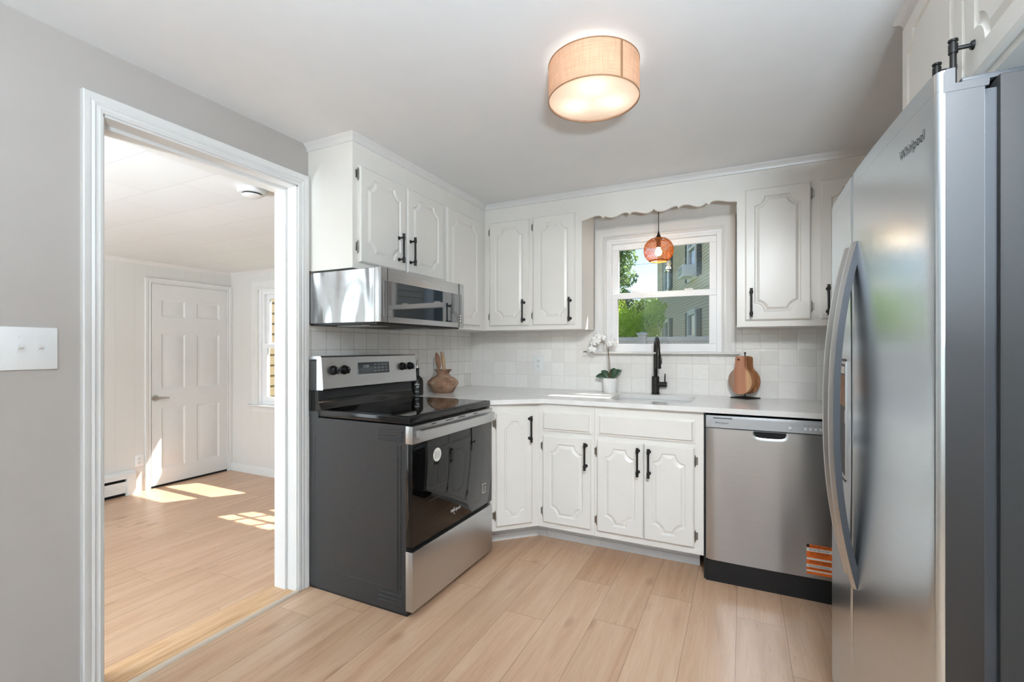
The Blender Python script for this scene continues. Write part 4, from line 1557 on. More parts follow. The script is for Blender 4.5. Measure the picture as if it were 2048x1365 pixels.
# grey wrapped door side and caps
m = MB()
m.box(0.322, 0.3735, F0 - 0.0012, F0 + 0.001, 0.078, 1.680)
m.build('door_side', 'fridge_side', doors[0], label='grey door edge')
for d, (y0, y1) in zip(doors, ((F0, FG - 0.003), (FG + 0.003, F1))):
    m = MB()
    lp = fridge_door(y0, y1)
    m.prism([(max(x, 0.335), y, 1.6852) if x < 0.345 else (0.378, y, 1.6852) for x, y in (lp[0], lp[-1], (0.335, lp[-1][1]), (0.335, lp[0][1]))], (0, 0, 0.008))
    lo = [q for q in lp if q[0] < 0.345]
    m2 = MB()
    m2.prism([(x, y, 1.6853) for x, y in lo] + [(0.334, lo[-1][1], 1.6853), (0.334, lo[0][1], 1.6853)], (0, 0, FT - 1.6853))
    m2.build('door_lip', 'steel_fridge', d, angle=50)
    if y0 == F0:
        m.prism([(x_, F0 - 0.0018, z_) for x_, z_ in ((0.319, 1.680), (0.379, 1.680), (0.380, 1.690), (0.377, 1.6935), (0.335, 1.6935), (0.335, FT + 0.001), (0.323, FT + 0.001), (0.319, FT - 0.004))], (0, 0.03, 0))
    m.build('top_cap', 'fridge_side', d, weld=False)
for y in (F0 + 0.05, F1 - 0.05):
    MB().box(0.350, 0.450, y - 0.03, y + 0.03, 1.700, 1.712, 0.004, 2).cyl((0.362, y, 1.692), (0.362, y, 1.706), 0.012, seg=16).build('hinge_cover', 'rubber', fr, weld=False)
# bowed handles either side of the gap: core coloured dark for its shaded sides, steel face
for d, yc in ((doors[0], 1.588), (doors[1], 1.676)):
    core, face = MB(), MB()
    rc, rf = [], []
    n = 30
    hw = 0.021
    for i in range(n + 1):
        k = i / n * 2 - 1
        z = 1.043 + 0.478 * k
        bow = 0.054 * (1 - abs(k) ** 2.3)
        x0 = fx(yc) - bow
        th = 0.0155 if abs(k) < 0.97 else 0.0075
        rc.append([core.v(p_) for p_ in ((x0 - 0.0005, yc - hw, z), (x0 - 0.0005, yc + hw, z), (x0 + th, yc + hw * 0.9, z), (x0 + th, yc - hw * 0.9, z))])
        rf.append([face.v(p_) for p_ in ((x0 - 0.0006, yc - hw, z), (x0 - 0.0065, yc - hw * 0.62, z), (x0 - 0.0095, yc - hw * 0.45, z), (x0 - 0.0095, yc + hw * 0.45, z),
                                         (x0 - 0.0065, yc + hw * 0.62, z), (x0 - 0.0006, yc + hw, z))])
    for mm, rr in ((core, rc), (face, rf)):
        q = len(rr[0])
        for A, B in zip(rr, rr[1:]):
            for jj in range(q):
                mm.face((A[jj], A[(jj + 1) % q], B[(jj + 1) % q], B[jj]))
        mm.face(rr[0])
        mm.face(rr[-1])
    core.build('handle', 'handle_shade', d, angle=25, label='dark grey side of the bowed handle, coloured as shade')
    face.build('handle_face', 'steel', d, angle=18, label='bright steel face of the bowed handle')
# ice and water dispenser in the far door
pf = lambda u, w, n: Vector((fx(u) - n, u, w))
m = MB()
dpts = [(1.700, 1.183), (1.700, 0.838), (1.720, 0.822), (1.910, 0.822), (1.930, 0.838), (1.930, 1.183), (1.915, 1.195), (1.715, 1.195)]
m.prism([pf(u, w, 0.0006) for u, w in dpts], (-0.0008, 0, 0))
ds = m.build('dispenser', 'black_plastic', doors[1], label='black water dispenser recess')
m = MB()
m.frame([(1.704, 0.842, -1, -1), (1.704, 1.180, -1, 1), (1.926, 1.180, 1, 1), (1.926, 0.842, 1, -1)], [(0, 0.0012), (0, 0.004), (0.008, 0.004), (0.008, 0.0)], pf, True)
m.build('dispenser_rim', 'steel', ds)
MB().box(1.722, 1.790, 1.150, 1.172, 0.0015, 0.002, pm=pf).build('dispenser_label', 'label_white', ds)
MB().box(1.712, 1.918, 1.050, 1.145, 0.0012, 0.0018, pm=pf).build('dispenser_photo', 'clay', ds, label='brown picture film on the dispenser')
MB().box(1.706, 1.724, 1.000, 1.040, 0.0014, 0.002, pm=pf).build('dispenser_paper', 'label_white', ds)
m = MB()
prf = lambda u, w, n: Vector((fx(-u) - n, -u, w))
m.text('Whirlpool', 0.0275, prf, -1.186, 1.628, 0.0012, 0.12, 0.0003)
m.build('logo', 'dark_steel_ink', doors[0], weld=False)

# cabinet above the fridge
pr = RW(0.467)
t = thing('wall_cabinet', 'white wall cabinet above the fridge, top right corner', 'cabinet', (0.78, 1.41, 1.80))
MB().box(0.467, XR - 0.001, 0.94, 1.884, 1.800, ZC - 0.001).build('body', 'cab', t)
for (y0, y1, hy_) in ((1.406, 1.862, 1.448), (0.962, 1.400, 1.352)):
    d = make_door(t, pr, -y1, -y0, 1.818, 2.225, m0=0.05)
    pull(d, pr, -hy_, 1.745, 1.905, r=0.0062)

# ------------------------------------------------------------------ faucet
fc = thing('faucet', 'dark bronze pull-down kitchen faucet behind the sink', 'faucet', (-0.53, 3.292, 0.915))
fb = Vector((-0.53, 3.292, 0.915))
MB().lathe([(0.0275, 0), (0.0275, 0.006), (0.0245, 0.009), (0.0245, 0.119), (0.020, 0.1205), (0.001, 0.1205)], fb, 28).build('body', 'bronze', fc)
dirv = Vector((0.24, -0.97, 0)).normalized()
path = [fb + Vector((0, 0, 0.118)), fb + Vector((0, 0, 0.2)), fb + Vector((0, 0, 0.275))]
for a in range(0, 181, 15):
    path.append(fb + Vector((0, 0, 0.285)) + dirv * (0.095 - 0.095 * math.cos(R(a))) + Vector((0, 0, 0.088 * math.sin(R(a)))))
MB().tube(path, 0.0128, 14).build('spout', 'bronze', fc)
e = path[-1]
m = MB()
m.cyl(e, e + Vector((0, 0, -0.02)), 0.0135, 0.0175, 18).cyl(e + Vector((0, 0, -0.02)), e + Vector((0, 0, -0.105)), 0.0175, 0.0185, 18)
m.box(e.x + 0.008, e.x + 0.023, e.y - 0.010, e.y + 0.010, e.z - 0.075, e.z - 0.035, 0.004, 2)
m.build('spray_head', 'bronze', fc, weld=False)
m = MB()
m.cyl(fb + Vector((0.018, 0, 0.066)), fb + Vector((0.074, 0, 0.066)), 0.0175, 0.0175, 20)
m.cyl(fb + Vector((0.061, 0, 0.08)), fb + Vector((0.062, 0, 0.139)), 0.0042, 0.0038, 10)
m.build('lever', 'bronze', fc, weld=False)

# ------------------------------------------------------------------ orchid
op = Vector((-0.836, 3.268, 0.915))
oc = thing('potted_orchid', 'white orchid in a ribbed white pot beside the sink', 'plant', op)
m = MB()
m.lathe([(0.044, 0.0), (0.046, 0.003), (0.0495, 0.094), (0.0495, 0.100)], op, 72, True, rib=0.035)
m.lathe([(0.0490, 0.100), (0.045, 0.100), (0.044, 0.088), (0.0005, 0.088)], op, 36, False)
m.build('pot', 'ceramic', oc, weld=False)
MB().lathe([(0.0435, 0.0885), (0.03, 0.091), (0.001, 0.092)], op, 24).build('moss', 'soil', oc)


def leafblade(m, base, tip, width, arch, nrm=(0, 0, 1)):
    base, tip = Vector(base), Vector(tip)
    d = tip - base
    side = d.cross(Vector(nrm)).normalized()
    n = 9
    rows = []
    for i in range(n + 1):
        s = i / n
        c = base + d * s + Vector((0, 0, arch * math.sin(math.pi * s)))
        w = width * (math.sin(math.pi * min(1, s * 0.92 + 0.06)) ** 0.7)
        rows.append([m.v(c - side * w + Vector((0, 0, 0.12 * w))), m.v(c - Vector((0, 0, w * 0.12))), m.v(c + side * w + Vector((0, 0, 0.12 * w)))])
    for A, B in zip(rows, rows[1:]):
        for j in range(2):
            m.face((A[j], A[j + 1], B[j + 1], B[j]))


def thick(o, t):
    md = o.modifiers.new('thickness', 'SOLIDIFY')
    md.thickness = t
    return o


for tip, w, ar, nr in (((-0.096, -0.022, 0.112), 0.024, 0.014, (0.1, -0.8, 0.6)), ((-0.066, 0.012, 0.150), 0.020, 0.014, (-0.2, -0.5, 0.8)),
                       ((0.042, -0.024, 0.170), 0.029, 0.004, (-0.3, -1.0, 0.2)), ((0.078, 0.004, 0.156), 0.025, 0.014, (-0.2, -0.9, 0.5))):
    m = MB()
    leafblade(m, op + Vector((0, 0, 0.088)), op + Vector(tip), w, ar, nr)
    thick(m.build('leaf', 'leaf', oc, angle=60, recalc=False), 0.0015)
s1 = [(0.0, -0.005, 0.09), (-0.004, -0.012, 0.16), (-0.007, -0.02, 0.24), (-0.009, -0.028, 0.30), (-0.018, -0.032, 0.335), (-0.042, -0.038, 0.352), (-0.070, -0.040, 0.354), (-0.098, -0.040, 0.342), (-0.125, -0.040, 0.315), (-0.145, -0.040, 0.292), (-0.170, -0.042, 0.287)]
s2 = [(0.004, -0.002, 0.09), (0.003, -0.01, 0.16), (0.001, -0.018, 0.23), (-0.006, -0.026, 0.285), (-0.002, -0.03, 0.315), (0.014, -0.036, 0.335)]
for s_ in (s1, s2):
    MB().tube([op + Vector(p_) for p_ in s_], [0.0022] * 5 + [0.0016] * (len(s_) - 5), 8).build('stem', 'stem', oc)
m = MB()
for p_ in ((-0.170, -0.042, 0.287), (-0.160, -0.044, 0.283), (-0.178, -0.044, 0.284)):
    m.sphere(op + Vector(p_), 0.005, seg=8, rings=6)
m.build('bud', 'stem_dark', oc)


def flower(c, face, size, roll=0.0):
    c = op + Vector(c)
    nrm = Vector(face).normalized()
    ux = nrm.cross(Vector((0, 0, 1))).normalized()
    uy = ux.cross(nrm).normalized()
    m = MB()
    for ang, ln, wd2 in ((90, 1.0, 0.50), (210, 0.95, 0.48), (330, 0.95, 0.48), (18, 1.02, 0.78), (162, 1.02, 0.78)):
        a = R(ang) + roll
        d = ux * math.cos(a) + uy * math.sin(a)
        sd_ = nrm.cross(d)
        lift = 0.02 if ang in (18, 162) else 0.0
        rows = []
        for i in range(7):
            s = i / 6
            w = size * wd2 * 0.62 * math.sin(math.pi * min(1, 0.10 + s * 0.88)) ** 0.8
            cen = c + d * (size * ln * s) + nrm * (size * (lift + 0.22 * s * (1 - s) - 0.10 * s * s))
            rows.append([m.v(cen - sd_ * w - nrm * w * 0.15), m.v(cen), m.v(cen + sd_ * w - nrm * w * 0.15)])
        for A, B in zip(rows, rows[1:]):
            for j in range(2):
                m.face((A[j], A[j + 1], B[j + 1], B[j]))
    o = thick(m.build('flower', 'petal', oc, angle=60, recalc=False), 0.0008)
    m = MB()
    m.sphere(c + nrm * size * 0.10 - uy * size * 0.08, size * 0.16, seg=10, rings=6)
    m.tube([c + nrm * size * 0.1, c + nrm * size * 0.26 - uy * size * 0.22, c + nrm * size * 0.20 - uy * size * 0.40], [size * 0.10, size * 0.12, size * 0.05], 8)
    m.build('lip', 'label_white', o, weld=False)


for c_, f_, sz, rl in (((-0.118, -0.052, 0.300), (-0.2, -1, -0.25), 0.036, 0.1), ((-0.112, -0.055, 0.347), (-0.55, -1, 0.1), 0.037, -0.2),
                       ((-0.088, -0.052, 0.366), (0.1, -1, 0.0), 0.037, 0.3), ((-0.078, -0.050, 0.392), (-0.3, -1, 0.3), 0.036, 0.0),
                       ((-0.046, -0.046, 0.388), (0.5, -1, 0.25), 0.036, 0.2), ((0.034, -0.048, 0.345), (0.75, -0.8, 0.1), 0.040, 0.0)):
    flower(c_, f_, sz, rl)

# ------------------------------------------------------------------ cutting boards on their stand
sp_ = Vector((0.014, 3.245, 0.915))
cs = thing('board_stand', 'black metal stand holding the cutting boards', 'stand', sp_)
m = MB()
rt = 0.0035
cor = [Vector((-0.066, 3.240, 0.9188)), Vector((0.024, 3.170, 0.9188)), Vector((0.096, 3.262, 0.9188)), Vector((0.006, 3.322, 0.9188))]
m.tube(cor, rt, 8, closed=True)
m.tube([(cor[0] + cor[3]) / 2, (cor[1] + cor[2]) / 2], rt, 8)
m.tube([(cor[0] + cor[1]) / 2, (cor[2] + cor[3]) / 2], rt, 8)
m.build('base', 'black_metal', cs, weld=False)
m = MB()
m.cyl(sp_ + Vector((0, 0, 0.004)), sp_ + Vector((0, 0, 0.276)), 0.0036, seg=10)
m.sphere(sp_ + Vector((0, 0, 0.281)), 0.0065, seg=12, rings=8)
m.build('rod', 'black_metal', cs, weld=False)
pv = Vector((-0.60, -0.80, 0)).normalized()
m = MB()
zpeg = 0.242
m.cyl(sp_ + pv * 0.060 + Vector((0, 0, zpeg)), sp_ - pv * 0.056 + Vector((0, 0, zpeg)), 0.003, seg=10)
m.sphere(sp_ + pv * 0.062 + Vector((0, 0, zpeg)), 0.0058, seg=10, rings=8)
m.sphere(sp_ - pv * 0.058 + Vector((0, 0, zpeg)), 0.0058, seg=10, rings=8)
m.build('peg', 'black_metal', cs, weld=False)
ub = Vector((0.80, -0.60, 0))


def board(name_label, dist, mat, th=0.013):
    c = sp_ + pv * dist
    out = []
    Rb, zc_ = 0.081, 0.108
    for i in range(37):
        a = R(-90 - 148 + 296 * i / 36)
        out.append((Rb * math.cos(a + R(0)), zc_ + Rb * math.sin(a)))
    # neck, joined by a fillet
    hw = 0.030
    out = [(u, w) for u, w in out]
    out += [(0.0345, zc_ + 0.083), (0.031, zc_ + 0.095), (hw, zc_ + 0.110), (hw, 0.250)]
    for i in range(1, 8):
        a = R(180 * i / 8)
        out.append((hw * math.cos(a), 0.250 + 0.013 * math.sin(a)))
    out += [(-hw, 0.250), (-hw, zc_ + 0.110), (-0.031, zc_ + 0.095), (-0.0345, zc_ + 0.083)]
    m = MB()
    th2 = th / 2

    def lp(k, t):
        cx_ = sum(u for u, w in out) / len(out)
        return [c + ub * (u * k) + Vector((0, 0, 0.135 + (w - 0.135) * k)) + pv * t for u, w in out]
    m.loops([lp(0.975, -th2), lp(1.0, -th2 + 0.002), lp(1.0, th2 - 0.002), lp(0.975, th2)], True, True)
    o = m.build('cutting_board', mat, angle=30)
    me = o.data
    for v in me.vertices:
        v.co -= c
    o.location = c
    BASE[o.name] = c
    return tag(o, name_label, 'cutting board', 'wooden boards on the black stand')


board('front round wooden cutting board on the black stand, pale reddish face', 0.046, 'board_a')
board('second round cutting board, close behind the reddish front one', 0.028, 'board_b')
board('rearmost round cutting board, hanging behind the stand rod', -0.028, 'board_c')

# ------------------------------------------------------------------ vase, spoons, bottle
vc = Vector((-1.885, 2.742, 0.915))
m = MB()
m.lathe([(0.066, 0.0), (0.071, 0.004), (0.098, 0.045), (0.109, 0.066), (0.104, 0.082), (0.080, 0.104), (0.052, 0.116), (0.050, 0.124), (0.045, 0.126), (0.041, 0.134), (0.050, 0.150), (0.063, 0.158), (0.062, 0.162), (0.052, 0.158), (0.036, 0.140), (0.034, 0.115), (0.07, 0.085), (0.06, 0.02), (0.0005, 0.012)], vc, 44, False)
m.lathe([(0.066, 0.0), (0.0005, 0.0)], vc, 44, False)
tag(m.build('vase', 'clay', angle=40), 'squat brown clay vase on the worktop behind the cooker', 'vase')


def spoon(name, label, foot, top, mat, hw, hl, faces):
    foot, top = Vector(foot), Vector(top)
    d = (top - foot).normalized()
    fc_ = Vector(faces)
    side = d.cross(fc_).normalized()
    nn = side.cross(d).normalized()
    L = (top - foot).length
    m = MB()
    rings = []
    for i in range(25):
        s = i / 24 * L
        if s < L - hl:
            a, b = 0.0045, 0.0045
        else:
            q = (s - (L - hl)) / hl
            a = 0.0045 + (hw - 0.0045) * math.sin(math.pi * (0.04 + 0.93 * q)) ** 0.75 * math.sqrt(max(0.02, 1 - q ** 7))
            b = 0.0045 - 0.001 * math.sin(math.pi * q)
        c = foot + d * s
        rings.append([m.v(c + side * (a * math.cos(2 * math.pi * k / 10)) + nn * (b * math.sin(2 * math.pi * k / 10))) for k in range(10)])
    for A, B in zip(rings, rings[1:]):
        for k in range(10):
            m.face((A[k], A[(k + 1) % 10], B[(k + 1) % 10], B[k]))
    m.face(rings[0])
    m.face(rings[-1])
    return tag(m.build(name, mat, angle=50), label, 'kitchen utensil')


zv = vc
spoon('wooden_spoon', 'dark wooden spoon with a broad bowl in the clay vase', zv + Vector((0.012, -0.014, 0.02)), zv + Vector((-0.030, -0.036, 0.280)), 'spoon_dark', 0.019, 0.115, (0.5, -0.8, 0))
spoon('wooden_stick', 'thin pale wooden stick behind the dark spoon in the vase', zv + Vector((0.010, 0.020, 0.02)), zv + Vector((-0.022, 0.006, 0.287)), 'spoon_light', 0.007, 0.12, (0.5, -0.8, 0))
spoon('wooden_spatula', 'narrow pale wooden spatula, rightmost of the utensils in the vase', zv + Vector((0.022, 0.004, 0.02)), zv + Vector((0.002, 0.000, 0.280)), 'spoon_light', 0.012, 0.14, (0.9, -0.3, 0))

bc = Vector((-1.938, 2.518, 0.915))
bt = thing('oil_bottle', 'matte black oil bottle with pourer between cooker and vase', 'bottle', bc)
MB().lathe([(0.036, 0), (0.040, 0.004), (0.040, 0.092), (0.036, 0.108), (0.024, 0.122), (0.0145, 0.130), (0.0135, 0.170), (0.0155, 0.172), (0.0155, 0.180), (0.001, 0.180)], bc, 30).build('body', 'black_metal', bt)
m = MB()
m.cyl(bc + Vector((0, 0, 0.180)), bc + Vector((0, 0, 0.196)), 0.009, 0.006, 14)
m.tube([bc + Vector((0, 0, 0.196)), bc + Vector((-0.002, 0.001, 0.214)), bc + Vector((0.003, 0.001, 0.236))], [0.005, 0.004, 0.003], 10)
m.sphere(bc + Vector((-0.012, -0.004, 0.202)), 0.007, seg=10, rings=8)
m.build('pourer', 'nickel', bt, weld=False, label='metal pourer')


def PBt(u, w, n):
    a = R(-52) + u / 0.040
    return bc + Vector((math.cos(a) * (0.040 + n), math.sin(a) * (0.040 + n), w))


m = MB()
m.text('olive', 0.018, PBt, 0.0, 0.075, 0.0004).text('oil', 0.018, PBt, 0.004, 0.058, 0.0004).text('500 ml', 0.009, PBt, 0.0, 0.025, 0.0004)
m.build('lettering', 'white_ink', bt, weld=False)

# ------------------------------------------------------------------ ceiling lamp
LC = Vector((-0.489, 1.671, 2.133))
lp = thing('ceiling_lamp', 'round linen drum lamp on the kitchen ceiling', 'lamp', (LC.x, LC.y, ZC))
LR, LH = 0.163, 0.127
m = MB()
m.lathe([(LR, 0.0), (LR, LH)], LC, 72, False)
sh = m.build('shade', 'linen', lp, label='beige linen drum shade')
m = MB()
for z in (0.0, LH):
    m.lathe([(LR - 0.001, z - 0.002), (LR + 0.0012, z - 0.002), (LR + 0.0012, z + 0.002), (LR - 0.001, z + 0.002)], LC, 72, False)
m.build('rim', 'rim', sh, weld=False, label='brown shade rim')
m = MB()
a0 = math.atan2(-1.671, 0.489) + R(33)
pts_ = [(LC.x + (LR + 0.0006) * math.cos(a0 + k * 0.02), LC.y + (LR + 0.0006) * math.sin(a0 + k * 0.02)) for k in range(4)]
for (xa, ya), (xb, yb) in zip(pts_, pts_[1:]):
    m.face([(xa, ya, LC.z), (xb, yb, LC.z), (xb, yb, LC.z + LH), (xa, ya, LC.z + LH)])
m.build('seam', 'rim', sh, label='shade seam')
MB().lathe([(LR - 0.002, 0.006), (0.001, 0.006)], LC, 60, False).build('diffuser', 'diffuser', lp, label='white lower diffuser')
m = MB()
m.lathe([(0.07, 0.144), (0.07, 0.130), (0.055, 0.122), (0.001, 0.122)], LC, 40)
m.cyl(LC + Vector((0, 0, 0.122)), LC + Vector((0, 0, 0.010)), 0.006, seg=10)
m.build('canopy', 'plastic', lp, weld=False)
for k in range(3):
    a = R(-76 + 120 * k)
    bp = LC + Vector((0.085 * math.cos(a), 0.085 * math.sin(a), 0.062))
    b = light('bulb_light', 'POINT', (bp.x - LC.x, bp.y - LC.y, bp.z - ZC), 0.17, (1.0, 0.95, 0.88), shadow_soft_size=0.03)
    b.parent = lp

# added fill spotlight on the ceiling, out of view, brightening the sink corner
sl = Vector((0.22, 0.30, 2.17))
st_ = thing('fill_spotlight', 'added white fill spotlight, unseen on the kitchen ceiling', 'lamp', (sl.x, sl.y, ZC))
aim = (Vector((-0.65, 3.1, 0.62)) - sl).normalized()
MB().lathe([(0.05, 0), (0.05, -0.015), (0.012, -0.02), (0.012, -0.10), (0.001, -0.10)], (sl.x, sl.y, ZC), 24).build('mount', 'plastic', st_)
MB().lathe([(0.04, -0.14), (0.055, -0.12), (0.06, 0.0), (0.055, 0.0), (0.05, -0.11), (0.001, -0.13)], sl - aim * 0.02, 28, False, axis=aim).build('head', 'plastic', st_)
b = light('spot', 'SPOT', sl - Vector((sl.x, sl.y, ZC)) + aim * 0.02, 122, (0.93, 0.965, 1.0), aim.to_track_quat('-Z', 'Y').to_euler(), spot_size=R(68), spot_blend=1.0, shadow_soft_size=0.12)
b.parent = st_

# uplighters added out of view to lift the ceilings of both rooms
def uplighter(fl, zc, watts, label, col):
    ul = thing('fill_lamp', label, 'lamp', fl)
    MB().lathe([(0.14, 0), (0.14, 0.02), (0.02, 0.03), (0.001, 0.03)], fl, 32).build('base', 'black_metal', ul)
    MB().cyl(fl + Vector((0, 0, 0.03)), fl + Vector((0, 0, 1.11)), 0.012, seg=14).build('pole', 'black_metal', ul)
    MB().lathe([(0.02, 1.10), (0.10, 1.13), (0.19, 1.20), (0.187, 1.205), (0.10, 1.138), (0.001, 1.11)], fl, 36, False).build('bowl', 'black_metal', ul)
    b = light('uplight', 'AREA', (0, 0, 1.20), watts, col, (R(180), 0, 0), shape='DISK', size=0.34)
    b.parent = ul


uplighter(Vector((0.50, -0.75, 0.0)), ZC, 178, 'added black fill uplighter, unseen in the rear of the kitchen', (0.71, 0.87, 1.0))
uplighter(Vector((-2.55, -1.05, DZ)), DC, 175, 'added black fill uplighter, unseen in the near end of the room beyond the doorway', (0.80, 0.92, 1.0))

# ------------------------------------------------------------------ bamboo pendant
pc = Vector((-0.493, 3.18, 1.866))
pn = thing('pendant_lamp', 'small woven bamboo pendant hanging in front of the window', 'lamp', (pc.x, pc.y, ZC))


def gp(lat, lon, r=1.0):
    return pc + Vector((0.0935 * r * math.cos(lat) ** 0.75 * math.cos(lon), 0.0935 * r * math.cos(lat) ** 0.75 * math.sin(lon), 0.080 * r * math.sin(lat)))


m = MB()
lat0, lat1 = R(-62), R(66)
for fam in (1, -1):
    for k in range(40):
        l0 = 2 * math.pi * k / 40
        P_ = []
        for i in range(15):
            s = i / 14
            P_.append((lat0 + (lat1 - lat0) * s, l0 + fam * 1.5 * s))
        rr = 1.0 + 0.006 * fam
        rows = []
        for la, lo in P_:
            c = gp(la, lo, rr)
            dl = 0.027
            a_ = gp(la, lo - dl * 0.62, rr)
            b_ = gp(la, lo + dl * 0.62, rr)
            n_ = (c - pc).normalized() * 0.0006
            rows.append([m.v(a_ - n_), m.v(b_ - n_), m.v(b_ + n_), m.v(a_ + n_)])
        for A, B in zip(rows, rows[1:]):
            for j in range(4):
                m.face((A[j], A[(j + 1) % 4], B[(j + 1) % 4], B[j]))
m.build('woven_shade', 'bamboo', pn, weld=False, label='woven bamboo shade')
m = MB()
for la, r_ in ((lat0, 0.0035), (lat0 + 0.05, 0.0025), (lat1, 0.003), (lat0 + 0.10, 0.0022)):
    m.tube([gp(la, 2 * math.pi * k / 40) for k in range(40)], r_, 6, closed=True)
m.build('hoop', 'bamboo', pn, weld=False)
m = MB()
ztop = pc.z + 0.073
m.lathe([(0.026, ztop - pc.z), (0.024, ztop - pc.z + 0.004), (0.012, ztop - pc.z + 0.022), (0.006, ztop - pc.z + 0.040), (0.004, ztop - pc.z + 0.052), (0.001, ztop - pc.z + 0.053)], pc, 24)
m.cyl(pc + Vector((0, 0, 0.073)), pc + Vector((0, 0, 0.020)), 0.014, seg=16)
m.build('socket', 'black_metal', pn, weld=False, label='black conical socket')
MB().cyl(pc + Vector((0, 0, 0.12)), (pc.x, pc.y, ZC - 0.02), 0.0026, seg=8).build('cord', 'black_metal', pn, label='black cord')
MB().lathe([(0.05, 0), (0.05, -0.012), (0.02, -0.024), (0.001, -0.024)], (pc.x, pc.y, ZC), 24).build('canopy', 'black_metal', pn)
m = MB()
m.lathe([(0.010, 0.022), (0.014, 0.010), (0.022, -0.012), (0.020, -0.026), (0.010, -0.034), (0.001, -0.036)], pc, 20)
m.build('bulb', 'bulb', pn, label='glowing amber bulb')
b = light('bulb_light', 'POINT', (0, 0, pc.z - 0.05 - ZC), 1.3, (1.0, 0.82, 0.58), shadow_soft_size=0.02)
b.parent = pn

# ------------------------------------------------------------------ outside
struct(MB().box(-40, 30, YB + 0.14, 70, -0.65, -0.55).build('floor', 'grass'), 'lawn outside the window', 'lawn')


def lap(m, p0, d, nrm, L, z0, z1, step, out=0.024):
    """lapped boards: p0 start, d direction, nrm outward"""
    p0, d, nrm = Vector(p0), Vector(d), Vector(nrm)
    z = z0
    while z < z1:
        a = [p0 + Vector((0, 0, z)) + nrm * out, p0 + Vector((0, 0, z + step)) + nrm * 0.002]
        b = [q + d * L for q in a]
        m.face((a[0], b[0], b[1], a[1]))
        c0, c1 = p0 + Vector((0, 0, z)), p0 + d * L + Vector((0, 0, z))
        m.face((c0, c1, b[0], a[0]))
        z += step


# cream sided wing seen through the far window
m = MB()
lap(m, (-5.9, 3.6, 0), (0, 1, 0), (1, 0, 0), 7, -0.6, 3.4, 0.145, 0.016)
m.box(-6.2, -5.901, 3.6, 10.6, -0.6, 3.4)
struct(m.build('wall_exterior', 'siding_cream', weld=False, angle=10), 'cream lap siding outside the far window', 'wall')

# neighbouring house
hp0 = Vector((-1.4535, 17.1108, 0))
hd = Vector((-0.29737, 0.95476, 0))
hn_ = Vector((-0.95476, -0.29737, 0))


def PH(u, w, n):
    return hp0 + hd * u + hn_ * n + Vector((0, 0, w))


nh = thing('neighbour_house', 'sage green clapboard house with slate shutters outside the window', 'house', (0.2, 12.0, -0.55))
m = MB()
H0, H1, HZ = -13.0, 8.2, 6.6
lap(m, PH(H0, 0, 0), hd, hn_, H1 - H0, -0.55, HZ, 0.105)
m.box(H0, H1, -0.55, HZ, -7.0, -0.001, pm=PH)
m.build('wall', 'siding_green', nh, weld=False, angle=10)
m = MB()
m.box(H1 - 0.14, H1 + 0.02, -0.55, HZ, 0.0, 0.03, pm=PH)
m.build('corner_board', 'siding_green', nh)
m = MB()
m.box(H0 - 0.3, H1 + 0.3, HZ, HZ + 0.18, -7.3, 0.22, pm=PH)
m.build('roof', 'roof', nh)


def house_window(uL, uR, z0, z1, sh):
    m = MB()
    fw = 0.14
    for a in ((uL, uR, z1 - fw, z1 + 0.05), (uL, uR, z0 - 0.04, z0 + 0.08), (uL, uL + fw, z0, z1), (uR - fw, uR, z0, z1), (uL + fw, uR - fw, (z0 + z1) / 2 - 0.04, (z0 + z1) / 2 + 0.04)):
        m.box(*a, 0.0, 0.10, pm=PH)
    o = m.build('window', 'house_trim', nh, weld=False)
    MB().box(uL + fw, uR - fw, z0, z1 - fw, 0.01, 0.03, pm=PH).build('pane', 'house_glass', o)
    for a, b_ in (((uL - sh, uL - 0.02), (uR + 0.02, uR + sh)) if sh else ()):
        m = MB()
        m.box(a, b_, z0, z1, 0.014, 0.06, pm=PH)
        for k in range(int((z1 - z0) / 0.06)):
            zz = z0 + 0.03 + k * 0.06
            m.box(a + 0.05, b_ - 0.05, zz, zz + 0.02, 0.06, 0.075, pm=PH)
        m.build('shutter', 'shutter', nh, weld=False)


for uc in (0.16, 5.22, -5.05, -10.42):
    house_window(uc - 0.66, uc + 0.66, 0.75, 2.50, 0.50 if uc > -10 else 0)
    house_window(uc - 0.66, uc + 0.66, 3.60 if uc < 5 else 3.75, 5.75, 0.50)
ac = thing('air_conditioner', 'white window air conditioner on the green house', 'air conditioner', PH(0.3, 3.75, 0.2))
m = MB()
m.box(-0.38, 0.42, 3.62, 4.02, 0.10, 0.48, 0.03, 2, PH)
m.build('housing', 'house_trim', ac)
m = MB()
for k in range(6):
    m.box(-0.30, 0.34, 3.70 + k * 0.05, 3.715 + k * 0.05, 0.48, 0.49, pm=PH)
m.build('grille', 'shutter', ac, weld=False)

# white vinyl fence
fe = thing('vinyl_fence', 'white vinyl fence outside the kitchen window', 'fence', (-1.5, 7.0, -0.55))
m = MB()
m.box(-5.85, 1.4, 6.98, 7.02, -0.55, 1.33).box(-5.85, 1.4, 6.965, 7.035, 1.32, 1.385, 0.006, 1)
m.box(-5.85, 1.4, 6.965, 7.035, -0.45, -0.35)
m.build('panel', 'vinyl', fe, weld=False)
for x in (-5.75, -3.74, -1.312, 1.1):
    m = MB()
    m.box(x - 0.055, x + 0.055, 6.94, 7.06, -0.55, 1.42)
    q = m.build('post', 'vinyl', fe)
    m = MB()
    m.loops([[(x + a * s, 7.0 + b_ * s, z) for a, b_ in ((-1, -1), (1, -1), (1, 1), (-1, 1))] for s, z in ((0.060, 1.41), (0.075, 1.42), (0.075, 1.437), (0.045, 1.450), (0.004, 1.458))], True, True)
    m.build('post_cap', 'vinyl', q)


